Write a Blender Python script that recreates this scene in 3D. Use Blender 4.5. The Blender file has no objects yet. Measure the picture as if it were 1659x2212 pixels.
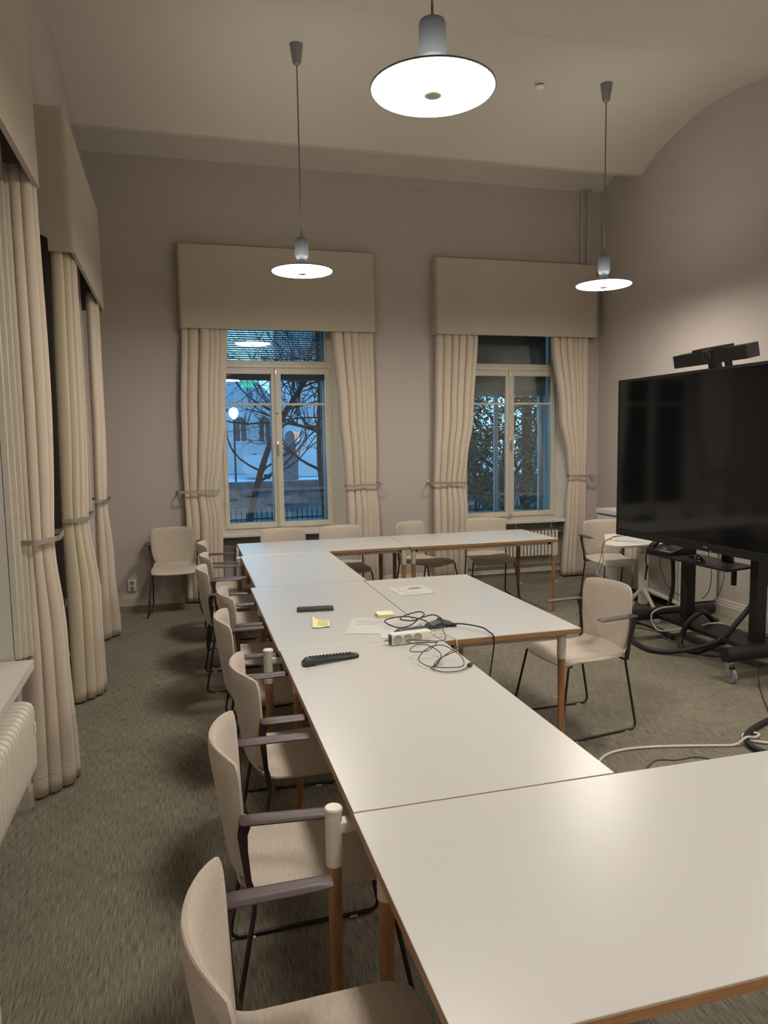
import bpy, bmesh, math, random
from mathutils import Vector, Matrix, noise
C = bpy.context.scene.collection
PI = math.pi
random.seed(7)

# ------------------------------------------------------------------ materials
def lin(c):
    return tuple(((x/255)/12.92 if x/255 <= .04045 else ((x/255+.055)/1.055)**2.4) for x in c)
def mat(name, col, rough=.6, metal=0, spec=.5, emit=None, es=0, noise_amt=0, nscale=(8,8,8), bump=0, bscale=60, trans=0, sheen=0, coat=0):
    m = bpy.data.materials.new(name); m.use_nodes = True
    nt = m.node_tree; b = nt.nodes['Principled BSDF']
    b.inputs['Base Color'].default_value = (*col, 1)
    b.inputs['Roughness'].default_value = rough
    b.inputs['Metallic'].default_value = metal
    b.inputs['Specular IOR Level'].default_value = spec
    if trans: b.inputs['Transmission Weight'].default_value = trans
    if sheen: b.inputs['Sheen Weight'].default_value = sheen
    if coat: b.inputs['Coat Weight'].default_value = coat
    if emit:
        b.inputs['Emission Color'].default_value = (*emit, 1); b.inputs['Emission Strength'].default_value = es
    tc = nt.nodes.new('ShaderNodeTexCoord')
    if noise_amt:
        mp = nt.nodes.new('ShaderNodeMapping'); mp.inputs['Scale'].default_value = nscale
        n = nt.nodes.new('ShaderNodeTexNoise'); n.inputs['Scale'].default_value = 1; n.inputs['Detail'].default_value = 4
        r = nt.nodes.new('ShaderNodeMix'); r.data_type = 'RGBA'
        a = tuple(max(0, c*(1-noise_amt)) for c in col); d = tuple(min(1, c*(1+noise_amt)) for c in col)
        r.inputs[6].default_value = (*a, 1); r.inputs[7].default_value = (*d, 1)
        cr = nt.nodes.new('ShaderNodeMapRange'); cr.inputs[1].default_value = .3; cr.inputs[2].default_value = .7
        nt.links.new(tc.outputs['Object'], mp.inputs[0]); nt.links.new(mp.outputs[0], n.inputs['Vector'])
        nt.links.new(n.outputs['Fac'], cr.inputs[0]); nt.links.new(cr.outputs[0], r.inputs[0])
        nt.links.new(r.outputs[2], b.inputs['Base Color'])
    if bump:
        n2 = nt.nodes.new('ShaderNodeTexNoise'); n2.inputs['Scale'].default_value = bscale; n2.inputs['Detail'].default_value = 3
        bp = nt.nodes.new('ShaderNodeBump'); bp.inputs['Strength'].default_value = bump; bp.inputs['Distance'].default_value = .01
        nt.links.new(tc.outputs['Object'], n2.inputs['Vector'])
        nt.links.new(n2.outputs['Fac'], bp.inputs['Height']); nt.links.new(bp.outputs[0], b.inputs['Normal'])
    return m

def carpet():
    m = mat('carpet', (.2,.18,.15), .95, spec=.15)
    nt = m.node_tree; b = nt.nodes['Principled BSDF']; N = nt.nodes.new; L = nt.links.new
    tc = N('ShaderNodeTexCoord')
    def streak(sx, sy, lo, hi, detail=2):
        mp = N('ShaderNodeMapping'); mp.inputs['Scale'].default_value = (sx, sy, 1)
        n = N('ShaderNodeTexNoise'); n.inputs['Scale'].default_value = 1; n.inputs['Detail'].default_value = detail
        r = N('ShaderNodeMapRange'); r.inputs[1].default_value = lo; r.inputs[2].default_value = hi
        L(tc.outputs['Object'], mp.inputs[0]); L(mp.outputs[0], n.inputs['Vector']); L(n.outputs['Fac'], r.inputs[0])
        return r.outputs[0]
    a = streak(230, 13, .3, .7, 3); c = streak(600, 120, .25, .75); d = streak(3, 3, .3, .7)
    ad = N('ShaderNodeMath'); ad.operation = 'MULTIPLY_ADD'; ad.inputs[1].default_value = .55
    L(a, ad.inputs[0])
    m2 = N('ShaderNodeMath'); m2.operation = 'MULTIPLY'; m2.inputs[1].default_value = .35; L(c, m2.inputs[0]); L(m2.outputs[0], ad.inputs[2])
    m3 = N('ShaderNodeMath'); m3.operation = 'MULTIPLY_ADD'; m3.inputs[1].default_value = .1; L(d, m3.inputs[0]); L(ad.outputs[0], m3.inputs[2])
    rp = N('ShaderNodeValToRGB'); rp.color_ramp.elements[0].position = .15; rp.color_ramp.elements[1].position = .9
    rp.color_ramp.elements[0].color = (.085,.073,.053,1); rp.color_ramp.elements[1].color = (.31,.28,.22,1)
    L(m3.outputs[0], rp.inputs[0]); L(rp.outputs[0], b.inputs['Base Color'])
    bp = N('ShaderNodeBump'); bp.inputs['Strength'].default_value = .2; bp.inputs['Distance'].default_value = .004
    L(m3.outputs[0], bp.inputs['Height']); L(bp.outputs[0], b.inputs['Normal'])
    return m

def glass(name, tint=(.92,.97,.97), refl=1.0, ior=1.75):
    m = bpy.data.materials.new(name); m.use_nodes = True; nt = m.node_tree
    for n in list(nt.nodes): nt.nodes.remove(n)
    o = nt.nodes.new('ShaderNodeOutputMaterial'); mx = nt.nodes.new('ShaderNodeMixShader')
    t = nt.nodes.new('ShaderNodeBsdfTransparent'); t.inputs[0].default_value = (*tint, 1)
    g = nt.nodes.new('ShaderNodeBsdfGlossy'); g.inputs['Roughness'].default_value = .0
    g.inputs['Color'].default_value = (refl, refl, refl, 1)
    lw = nt.nodes.new('ShaderNodeFresnel'); lw.inputs[0].default_value = ior
    nt.links.new(lw.outputs[0], mx.inputs[0]); nt.links.new(t.outputs[0], mx.inputs[1]); nt.links.new(g.outputs[0], mx.inputs[2])
    nt.links.new(mx.outputs[0], o.inputs[0])
    return m

def wave_wood(name, dark, light, scale=(30,30,3)):
    m = mat(name, dark, .45)
    nt = m.node_tree; b = nt.nodes['Principled BSDF']; N = nt.nodes.new
    tc = N('ShaderNodeTexCoord'); mp = N('ShaderNodeMapping'); mp.inputs['Scale'].default_value = scale
    n = N('ShaderNodeTexNoise'); n.inputs['Scale'].default_value = 2; n.inputs['Detail'].default_value = 6
    rp = N('ShaderNodeValToRGB'); rp.color_ramp.elements[0].position = .3; rp.color_ramp.elements[1].position = .7
    rp.color_ramp.elements[0].color = (*dark,1); rp.color_ramp.elements[1].color = (*light,1)
    nt.links.new(tc.outputs['Object'], mp.inputs[0]); nt.links.new(mp.outputs[0], n.inputs['Vector'])
    nt.links.new(n.outputs['Fac'], rp.inputs[0]); nt.links.new(rp.outputs[0], b.inputs['Base Color'])
    return m

M = {}
M['wall']   = mat('wall_paint', (.48,.428,.392), .85, spec=.2, bump=.12, bscale=90)
M['ceil']   = mat('ceiling_paint', (.54,.50,.43), .9, spec=.2, bump=.06, bscale=60)
M['trim']   = mat('trim_paint', (.50,.445,.375), .4)
M['frame']  = mat('window_paint', (.58,.53,.44), .35, noise_amt=.05, nscale=(20,20,20))
M['reveal'] = mat('reveal_paint', (.60,.57,.50), .6)
M['sill']   = mat('sill_paint', (.62,.59,.52), .3)
M['carpet'] = carpet()
M['curtain']= mat('curtain_cloth', (.59,.505,.41), .9, spec=.15, noise_amt=.05, nscale=(300,300,300), bump=.1, bscale=500, sheen=.2)
M['lining'] = mat('curtain_lining', (.60,.53,.385), .9, spec=.15)
M['dark']   = mat('near_black_cloth', (.018,.014,.011), .9, spec=.1)
M['pelmet'] = mat('pelmet_cloth', (.49,.43,.35), .9, spec=.15, noise_amt=.08, nscale=(60,60,220), bump=.15, bscale=400)
M['chair']  = mat('chair_fabric', (.50,.435,.36), .9, spec=.2, noise_amt=.16, nscale=(28,420,300), bump=.2, bscale=600, sheen=.2)
M['tube']   = mat('chair_tube', (.030,.018,.017), .35, spec=.5)
M['arm']    = mat('armrest_plastic', (.066,.040,.042), .45, spec=.5)
M['glide']  = mat('clear_plastic', (.6,.6,.58), .2)
M['lam']    = mat('white_laminate', (.52,.51,.485), .30, spec=.5)
M['ply']    = wave_wood('plywood_edge', (.30,.150,.062), (.42,.235,.11), (6,6,120))
M['oak']    = wave_wood('oak_leg', (.27,.128,.05), (.40,.205,.09), (40,40,4))
M['wmetal'] = mat('white_metal', (.64,.61,.52), .35)
M['silver'] = mat('brushed_silver', (.55,.51,.46), .35, metal=.9)
M['grey']   = mat('lamp_grey', (.075,.085,.095), .5, metal=.1)
M['shade']  = mat('lamp_shade_uplight', (.7,.7,.7), .4, emit=(1,.93,.84), es=18)  # glow added on the upper side to brighten the ceiling
M['cord']   = mat('lamp_cord', (.16,.15,.14), .5)
M['rose']   = mat('ceiling_rose_grey', (.22,.22,.22), .5)
M['diff']   = mat('lamp_diffuser', (.9,.9,.9), .5, emit=(1,.925,.82), es=71)
M['black']  = mat('black_metal', (.010,.010,.011), .5)
M['blackp'] = mat('black_plastic', (.014,.014,.015), .35)
M['screen'] = mat('screen_glass', (.004,.006,.008), .09, spec=.55)
M['cable']  = mat('black_rubber', (.016,.016,.018), .5)
M['wcable'] = mat('white_rubber', (.62,.57,.50), .5)
M['gcable'] = mat('grey_rubber', (.10,.10,.10), .5)
M['rad']    = mat('radiator_enamel', (.66,.61,.52), .3)
M['white']  = mat('white_plastic', (.72,.69,.62), .35)
M['whitec'] = mat('white_cabinet', (.62,.60,.55), .4)
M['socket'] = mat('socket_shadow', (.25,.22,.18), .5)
M['sshade']  = mat('socket_recess_shade', (.42,.40,.36), .4)  # darker than the strip body: recess shade put into the colour
M['brass']  = mat('contact_brass', (.6,.42,.2), .3, metal=1)
M['paper']  = mat('paper', (.55,.54,.52), .8)
M['ink']    = mat('ink', (.25,.24,.24), .8)
M['yellow'] = mat('sticky_yellow', (.80,.74,.36), .8)
M['yellowp']= mat('sticky_pale', (.80,.76,.52), .8)
M['yellowe']= mat('sticky_edge', (.58,.54,.32), .8)
M['dgrey']  = mat('slate_plastic', (.045,.050,.058), .45)
M['remote'] = mat('remote_plastic', (.028,.028,.03), .42)
M['button'] = mat('button_rubber', (.012,.012,.012), .5)
M['chrome'] = mat('chrome', (.6,.6,.6), .15, metal=1)
M['tyre']   = mat('grey_tyre', (.24,.25,.26), .5)
M['red']    = mat('red_led', (.5,.03,.02), .4, emit=(1,.08,.03), es=.5)
M['slat']   = mat('blind_slat', (.17,.18,.17), .5)
M['pane']   = glass('window_glass')
M['pane2']  = glass('outer_window_glass', ior=1.12)
M['lens']   = mat('lens_glass', (.02,.02,.022), .08)
M['tag']    = mat('grey_tag', (.4,.4,.4), .6)
M['exit']   = mat('exit_green', (0,.3,.08), .5, emit=(.05,1,.25), es=2.5)
M['snow']   = mat('snowy_ground', (.55,.58,.62), .9, noise_amt=.3, nscale=(.4,.9,1))
M['lawn']   = mat('dark_lawn', (.045,.055,.05), .95, noise_amt=.6, nscale=(1,1,1))
M['stone']  = mat('dark_stone', (.12,.11,.11), .9, noise_amt=.5, nscale=(3,3,3))
M['iron']   = mat('iron_fence', (.012,.013,.015), .6)
M['bark']   = mat('bark', (.035,.030,.028), .9, noise_amt=.4, nscale=(10,10,3))
M['leaf']   = mat('leaf_brown', (.085,.078,.040), .9, spec=.1, noise_amt=.6, nscale=(2,2,2))
M['facade'] = mat('pale_facade', (.55,.56,.56), .9, noise_amt=.06, nscale=(.5,.5,.5))
M['facadew']= mat('facade_window', (.04,.05,.06), .3)
M['roofs']  = mat('metal_roof', (.42,.46,.50), .6)
M['warm']   = mat('warm_window', (.6,.3,.1), .5, emit=(1,.42,.18), es=.8)
M['slamp']  = mat('street_lamp_globe', (.9,.9,.9), .5, emit=(.86,.82,1), es=9)
M['outer']  = mat('outer_plaster', (.55,.56,.58), .8)

# ------------------------------------------------------------------ mesh helpers
class MB:
    def __init__(s): s.bm = bmesh.new()
    def _mark(s, n0, mi):
        s.bm.faces.ensure_lookup_table()
        for f in s.bm.faces[n0:]: f.material_index = mi
    def box(s, lo, hi, bev=0, mi=0, rot=None, seg=2):
        n0 = len(s.bm.faces)
        c = [(a+b)/2 for a, b in zip(lo, hi)]; d = [abs(b-a) for a, b in zip(lo, hi)]
        t = bmesh.new(); bmesh.ops.create_cube(t, size=1)
        bmesh.ops.scale(t, vec=d, verts=t.verts)
        if bev: bmesh.ops.bevel(t, geom=t.edges[:], offset=bev, segments=seg, affect='EDGES', profile=.5)
        if rot is not None: bmesh.ops.transform(t, matrix=rot, verts=t.verts)
        bmesh.ops.translate(t, vec=c, verts=t.verts)
        s._merge(t); s._mark(n0, mi); return s
    def _merge(s, t):
        mp = {v: s.bm.verts.new(v.co) for v in t.verts}
        for f in t.faces:
            try: s.bm.faces.new([mp[v] for v in f.verts])
            except ValueError: pass
        t.free()
    def prism(s, poly, z0, z1, axis='z', mi=0):
        n0 = len(s.bm.faces)
        def P(a, b, z):
            return {'z': (a, b, z), 'x': (z, a, b), 'y': (a, z, b)}[axis]
        lo = [s.bm.verts.new(P(a, b, z0)) for a, b in poly]; hi = [s.bm.verts.new(P(a, b, z1)) for a, b in poly]
        n = len(poly)
        s.bm.faces.new(lo[::-1]); s.bm.faces.new(hi)
        for i in range(n): s.bm.faces.new([lo[i], lo[(i+1) % n], hi[(i+1) % n], hi[i]])
        s._mark(n0, mi); return s
    def ring_sweep(s, rings, close=True, caps=True, mi=0):
        n0 = len(s.bm.faces)
        R = [[s.bm.verts.new(p) for p in r] for r in rings]
        n = len(R[0])
        for a, b in zip(R, R[1:]):
            for i in range(n if close else n-1):
                s.bm.faces.new([a[i], a[(i+1) % n], b[(i+1) % n], b[i]])
        if caps: s.bm.faces.new(R[0][::-1]); s.bm.faces.new(R[-1])
        s._mark(n0, mi); return s
    def tube(s, pts, r, n=8, smooth=0, mi=0, flat=None):
        pts = [Vector(p) for p in pts]
        if smooth: pts = spline(pts, smooth)
        rs = r if isinstance(r, (list, tuple)) else [r]*len(pts)
        if len(rs) != len(pts): rs = [rs[0]+(rs[-1]-rs[0])*i/(len(pts)-1) for i in range(len(pts))]
        rings = []; up = None
        for i, p in enumerate(pts):
            t = (pts[min(i+1, len(pts)-1)]-pts[max(i-1, 0)])
            if t.length < 1e-9: t = Vector((0,0,1))
            t.normalize()
            if up is None:
                up = Vector((0,0,1)) if abs(t.z) < .9 else Vector((1,0,0))
            a = t.cross(up)
            if a.length < 1e-6: a = t.cross(Vector((0,1,0)))
            a.normalize(); b = a.cross(t).normalized(); up = b
            fa, fb = (flat if flat else (1, 1))
            rings.append([p+(a*math.cos(2*PI*k/n)*fa+b*math.sin(2*PI*k/n)*fb)*rs[i] for k in range(n)])
        return s.ring_sweep(rings, mi=mi)
    def lathe(s, prof, c=(0,0,0), n=32, axis='z', mi=0, caps=True):
        rings = []
        for r, h in prof:
            r = max(r, 1e-4)
            ring = []
            for k in range(n):
                a = 2*PI*k/n; u, v = r*math.cos(a), r*math.sin(a)
                q = {'z': (u, v, h), 'x': (h, u, v), 'y': (v, h, u)}[axis]
                ring.append((c[0]+q[0], c[1]+q[1], c[2]+q[2]))
            rings.append(ring)
        return s.ring_sweep(rings, mi=mi, caps=caps)
    def sheet(s, fn, nu, nv, t, mi=0, rim=10):
        """slab from a surface fn(u,v), u,v in [-1,1]; thickness t thinning to a rounded rim"""
        n0 = len(s.bm.faces); e = 1e-3; T = []; B = []
        for j in range(nv+1):
            v = -1+2*j/nv; rt = []; rb = []
            for i in range(nu+1):
                u = -1+2*i/nu; p = Vector(fn(u, v))
                du = Vector(fn(u+e, v))-Vector(fn(u-e, v)); dv = Vector(fn(u, v+e))-Vector(fn(u, v-e))
                nrm = du.cross(dv).normalized()
                k = max(.25, (1-max(abs(u), abs(v))**rim)**.5)
                rt.append(s.bm.verts.new(p+nrm*t*k/2)); rb.append(s.bm.verts.new(p-nrm*t*k/2))
            T.append(rt); B.append(rb)
        for j in range(nv):
            for i in range(nu):
                s.bm.faces.new([T[j][i], T[j][i+1], T[j+1][i+1], T[j+1][i]])
                s.bm.faces.new([B[j][i], B[j+1][i], B[j+1][i+1], B[j][i+1]])
        for i in range(nu):
            s.bm.faces.new([T[0][i], B[0][i], B[0][i+1], T[0][i+1]]); s.bm.faces.new([T[nv][i], T[nv][i+1], B[nv][i+1], B[nv][i]])
        for j in range(nv):
            s.bm.faces.new([T[j][0], T[j+1][0], B[j+1][0], B[j][0]]); s.bm.faces.new([T[j][nu], B[j][nu], B[j+1][nu], T[j+1][nu]])
        s._mark(n0, mi); return s
    def build(s, name, mats, parent=None, smooth=None, label=None, sub=0, fixn=True):
        if fixn: bmesh.ops.recalc_face_normals(s.bm, faces=s.bm.faces)
        me = bpy.data.meshes.new(name); s.bm.to_mesh(me); s.bm.free()
        for m in (mats if isinstance(mats, (list, tuple)) else [mats]): me.materials.append(m)
        o = bpy.data.objects.new(name, me); C.objects.link(o)
        if smooth is not None:
            for p in me.polygons: p.use_smooth = True
            try: me.set_sharp_from_angle(angle=math.radians(smooth))
            except Exception: pass
        if parent: o.parent = parent
        if label: o['label'] = label
        if sub:
            md = o.modifiers.new('sub', 'SUBSURF'); md.levels = sub; md.render_levels = sub
        return o

def spline(pts, k=6):
    out = []; n = len(pts)
    for i in range(n-1):
        p0 = pts[max(i-1,0)]; p1 = pts[i]; p2 = pts[i+1]; p3 = pts[min(i+2,n-1)]
        for j in range(k):
            t = j/k
            out.append(.5*((2*p1)+(p2-p0)*t+(2*p0-5*p1+4*p2-p3)*t*t+(3*p1-p0-3*p2+p3)*t*t*t))
    out.append(pts[-1]); return out
def fillet(pts, r, k=5):
    pts = [Vector(p) for p in pts]; out = [pts[0]]
    for i in range(1, len(pts)-1):
        a = (pts[i-1]-pts[i]); b = (pts[i+1]-pts[i]); rr = min(r, a.length*.45, b.length*.45)
        p = pts[i]+a.normalized()*rr; q = pts[i]+b.normalized()*rr
        for j in range(k+1):
            t = j/k; out.append(p*(1-t)**2+pts[i]*2*t*(1-t)+q*t*t)
    out.append(pts[-1]); return out

def thing(name, label, cat, loc=(0,0,0), rz=0, group=None, rot=None):
    o = bpy.data.objects.new(name, None); C.objects.link(o); o.empty_display_size = .1
    o.location = loc; o.rotation_euler = rot if rot else (0,0,rz)
    o['label'] = label; o['category'] = cat
    if group: o['group'] = group
    return o
def tag(o, label, cat, group=None, kind=None):
    o['label'] = label; o['category'] = cat
    if group: o['group'] = group
    if kind: o['kind'] = kind
    return o
def struct(o, kind='structure'):
    o['kind'] = kind; return o
def sroot(name, loc=(0,0,0)):
    o = bpy.data.objects.new(name, None); C.objects.link(o); o.location = loc; o['kind'] = 'structure'; o.empty_display_size = .1
    return o
def dup(root, loc, rz=0, label=None, group=None):
    r = root.copy(); C.objects.link(r); r.location = loc; r.rotation_euler = (0,0,rz)
    if label: r['label'] = label
    if group: r['group'] = group
    for ch in list(root.children):
        c = ch.copy(); C.objects.link(c); c.parent = r
        for g in list(ch.children):
            d = g.copy(); C.objects.link(d); d.parent = c
    return r
R = math.radians

# ------------------------------------------------------------------ room shell
struct(MB().box((-1.6,-2.6,-.15), (5.4,8.9,0)).build('floor', M['carpet']))
def piers(z0, z1, b):
    b.prism([(-1.6,8.15),(.27,8.15),(.37,8.35),(.37,8.85),(-1.6,8.85)], z0, z1)
    b.prism([(1.77,8.15),(3.14,8.15),(3.24,8.35),(3.24,8.85),(1.66,8.85),(1.66,8.35)], z0, z1)
    b.prism([(4.65,8.15),(5.4,8.15),(5.4,8.85),(4.54,8.85),(4.54,8.35)], z0, z1)
b = MB(); piers(0, 3.25, b)
b.box((-1.6,8.15,3.25), (5.4,8.85,5.3))
for x0, x1 in ((.37,1.66),(3.24,4.54)): b.box((x0,8.32,0), (x1,8.85,.66))
struct(b.build('wall_back', M['wall']))
# left wall, slightly out of square: x of its face as a function of y
def xw(y): return -.885+.0165*(8.15-y)
LW = [(1.95,3.66),(5.28,6.56)]
b = MB()
def lwp(y0, y1, z0, z1, dx=0, depth=.55):
    b.prism([(xw(y0)-dx,y0),(xw(y1)-dx,y1),(xw(y1)-depth,y1),(xw(y0)-depth,y0)], z0, z1)
ys = [-2.6,1.95,3.66,5.28,6.56,8.2]
for i in (0,2,4): lwp(ys[i], ys[i+1], 0, 3.3)
lwp(-2.6, 8.2, 3.3, 5.3)
for y0, y1 in LW: lwp(y0, y1, 0, .66, dx=.16)
struct(b.build('wall_left', M['wall']))
struct(MB().box((5.0,-2.6,0), (5.4,8.2,5.3)).build('wall_right', M['wall']))
struct(MB().box((-1.6,-2.8,0), (5.4,-2.6,5.3)).build('wall_rear', M['wall']))
# vaulted ceiling: section in (y, z), swept along x
def arch(y0, y1, zs, h, n=16):
    return [(y0+(y1-y0)*i/n, zs+h*(math.sin(PI*i/n)**.75)) for i in range(n+1)]
prof = [(8.6,4.55),(8.15,4.68),(8.0,4.735),(7.85,4.785),(7.74,4.80),(7.66,4.76),(7.40,4.615)]
prof += arch(7.33, 5.02, 4.615, .28)
prof += arch(4.12, 1.80, 4.615, .28) + arch(.9, -1.4, 4.615, .28) + [(-2.8,4.615)]
b = MB(); b.prism(prof+[(-2.8,5.35),(8.6,5.35)], -1.6, 5.4, axis='x')
o = b.build('ceiling', M['ceil'], smooth=25); struct(o)
# skirting boards
SK = [(0,0),(.026,0),(.026,.085),(.020,.094),(.020,.108),(.013,.118),(.013,.132),(.006,.145),(0,.145)]
struct(MB().prism([(5.0-a,z) for a,z in SK], -2.6, 8.15, axis='y').build('baseboard_right', M['trim']))
b = MB()
def skb(x0, x1, y=8.15): b.prism([(y-a, z) for a, z in SK], x0, x1, axis='x')
skb(-.9,.27); skb(1.77,3.14); skb(4.65,5.0); skb(.35,1.68,8.32); skb(3.22,4.56,8.32)
struct(b.build('baseboard_back', M['trim']))
b = MB()
for y0, y1, dx in ((-2.6,1.95,0),(3.66,5.28,0),(6.56,8.15,0),(1.95,3.66,.16),(5.28,6.56,.16)):
    rings = []
    for y in (y0, y1): rings.append([(xw(y)-dx+a, y, z) for a, z in SK])
    b.ring_sweep(rings)
struct(b.build('baseboard_left', M['trim']))

# ------------------------------------------------------------------ back windows
def back_window(name, x0, x1, latch_label=None):
    w = sroot(name, (0,0,0)); cx = (x0+x1)/2; zb, zt, ztop = .745, 2.62, 3.25
    y = 8.35
    def fr(lo, hi, b, bev=.004): b.box(lo, hi, bev)
    # outer frame with transom
    b = MB()
    fr((x0,y,zb-.03), (x0+.05,y+.14,ztop), b); fr((x1-.05,y,zb-.03), (x1,y+.14,ztop), b)
    fr((x0+.047,y+.001,zb-.03), (x1-.047,y+.139,zb+.02), b); fr((x0+.001,y-.012,2.565), (x1-.001,y+.138,2.62), b)
    fr((x0+.002,y-.022,2.606), (x1-.002,y+.02,2.631), b); fr((x0+.003,y-.016,2.548), (x1-.003,y+.021,2.563), b)
    fr((x0+.047,y+.001,3.2), (x1-.047,y+.139,ztop-.001), b)
    b.build('frame', M['frame'], w)
    # splayed linings of the reveal
    b = MB()
    b.prism([(x0-.10,8.148),(x0-.085,8.148),(x0+.013,8.35),(x0,8.35)], .73, ztop)
    b.prism([(x1+.11,8.148),(x1+.095,8.148),(x1-.013,8.35),(x1,8.35)], .73, ztop)
    b.prism([(x0-.1,8.148),(x1+.11,8.148),(x1,8.35),(x0,8.35)], ztop-.012, ztop)
    b.build('reveal_lining', M['reveal'], w)
    # fixed light above the transom
    b = MB(); fr((x0+.05,y+.02,2.62), (x0+.075,y+.05,3.2), b); fr((x1-.075,y+.02,2.62), (x1-.05,y+.05,3.2), b); fr((x0+.073,y+.021,2.622), (x1-.073,y+.049,2.645), b)
    t = b.build('top_light', M['frame'], w)
    MB().box((x0+.07,y+.033,2.64), (x1-.07,y+.037,3.2)).build('pane', M['pane'], t)
    # two casements
    for a, c in ((x0+.035, cx-.008), (cx+.008, x1-.035)):
        b = MB(); z0, z1 = zb+.012, 2.55; s = .047
        fr((a,y-.018,z0), (a+s,y+.03,z1), b); fr((c-s,y-.018,z0), (c,y+.03,z1), b)
        fr((a+s-.004,y-.0172,z0+.0005), (c-s+.004,y+.029,z0+.06), b); fr((a+s-.004,y-.0172,z1-.055), (c-s+.004,y+.029,z1-.0005), b)
        fr((a+.03,y-.012,2.145), (c-.03,y+.025,2.17), b)
        cs = b.build('casement', M['frame'], w)
        MB().box((a+.04,y+.006,z0+.05), (c-.04,y+.010,z1-.05)).build('pane', M['pane'], cs)
        hx = a+.006 if a < cx-.1 else c-.006
        for hz in (1.05, 1.9, 2.42):
            MB().tube([(hx,y-.022,hz-.035),(hx,y-.022,hz+.035)], .008, 8).build('hinge', M['frame'], cs, smooth=40)
    # cover strip with the espagnolette
    b = MB(); fr((cx-.021,y-.034,zb+.005), (cx+.021,y-.016,2.56), b); fr((cx-.007,y-.044,zb+.005), (cx+.007,y-.03,2.56), b, .003)
    st = b.build('cover_strip', M['frame'], w)
    b = MB(); b.box((cx-.016,y-.052,1.58), (cx+.016,y-.032,1.74), .004); b.tube([(cx,y-.05,1.70),(cx,y-.085,1.68),(cx+.004,y-.085,1.60)], [.008,.013], 10)
    b.box((cx-.014,y-.05,2.46), (cx+.014,y-.03,2.54), .004); b.box((cx-.014,y-.05,.73), (cx+.014,y-.03,.79), .004)
    b.lathe([(.001,-.01),(.014,-.008),(.016,0),(.014,.008),(.001,.01)], (cx,y-.05,2.06), 14)
    b.build('window_latch', M['silver'], st, smooth=40)
    # outer sash behind the blind
    b = MB()
    for xa, xb, zz in ((x0,x0+.045,ztop), (cx-.024,cx+.03,2.56), (x1-.04,x1,ztop)): fr((xa,y+.40,zb), (xb,y+.44,zz), b)
    for zz in (zb-.02, 2.54, 3.175): fr((x0+.001,y+.402,zz), (x1-.001,y+.438,zz+.06), b)
    o = b.build('outer_sash', M['outer'], w)
    MB().box((x0+.06,y+.415,zb), (x1-.06,y+.419,3.2)).build('pane', M['pane2'], o)
    MB().box((x0-.14,8.08,.69), (x1+.15,8.36,.728), .006).build('window_sill', M['sill'], w)
    MB().box((x0-.03,y+.14,.66), (x1+.03,y+.62,.70), 0).build('outer_sill', M['outer'], w)
    # casement stay cords on the right
    b = MB(); b.tube([(x1+.004,y-.03,2.5),(x1+.006,y-.035,1.9),(x1+.002,y-.03,1.5),(x1+.008,y-.03,1.15)], .003, 6, smooth=5)
    for hz in (1.46,1.33,1.2,1.12): b.lathe([(.001,-.02),(.009,-.012),(.006,0),(.009,.012),(.001,.02)], (x1+.004,y-.03,hz), 8)
    b.build('pull_cord', M['white'], w, smooth=50)
    return w
back_window('window_1', .37, 1.66)
back_window('window_2', 3.24, 4.54)

def blind(label, x0, x1, z_low, tilt, yb=8.56, gap=.0245):
    t = thing('venetian_blind', label, 'blind', (0,0,z_low))
    b = MB(); z = 3.2; zz = z_low+.075
    rt = Matrix.Rotation(tilt, 4, 'X')
    while zz < z:
        b.box((x0,yb-.0125,zz-z_low), (x1,yb+.0125,zz-z_low+.0012), rot=rt); zz += gap
    b.build('slats', M['slat'], t)
    b = MB()
    for k in range(18): b.box((x0,yb-.0125,.012+k*.0035), (x1,yb+.0125,.0135+k*.0035))
    b.box((x0,yb-.013,0), (x1,yb+.013,.012), .003)
    b.build('bottom_rail', M['slat'], t)
    MB().box((x0,yb-.02,3.2-z_low), (x1,yb+.02,3.235-z_low), .003).build('head_rail', M['slat'], t)
    for f in (.12,.5,.88):
        x = x0+(x1-x0)*f
        MB().tube([(x,yb-.016,.005),(x,yb-.016,3.2-z_low)], .0012, 5).build('ladder_cord', M['tag'], t)
    return t
blind('dark venetian blind with open slats behind the window left of the middle', .42, 1.62, 2.44, R(-24))
blind('closed grey venetian blind hanging behind the window nearest the corner pipes', 3.29, 4.49, 2.26, R(-72))

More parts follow.
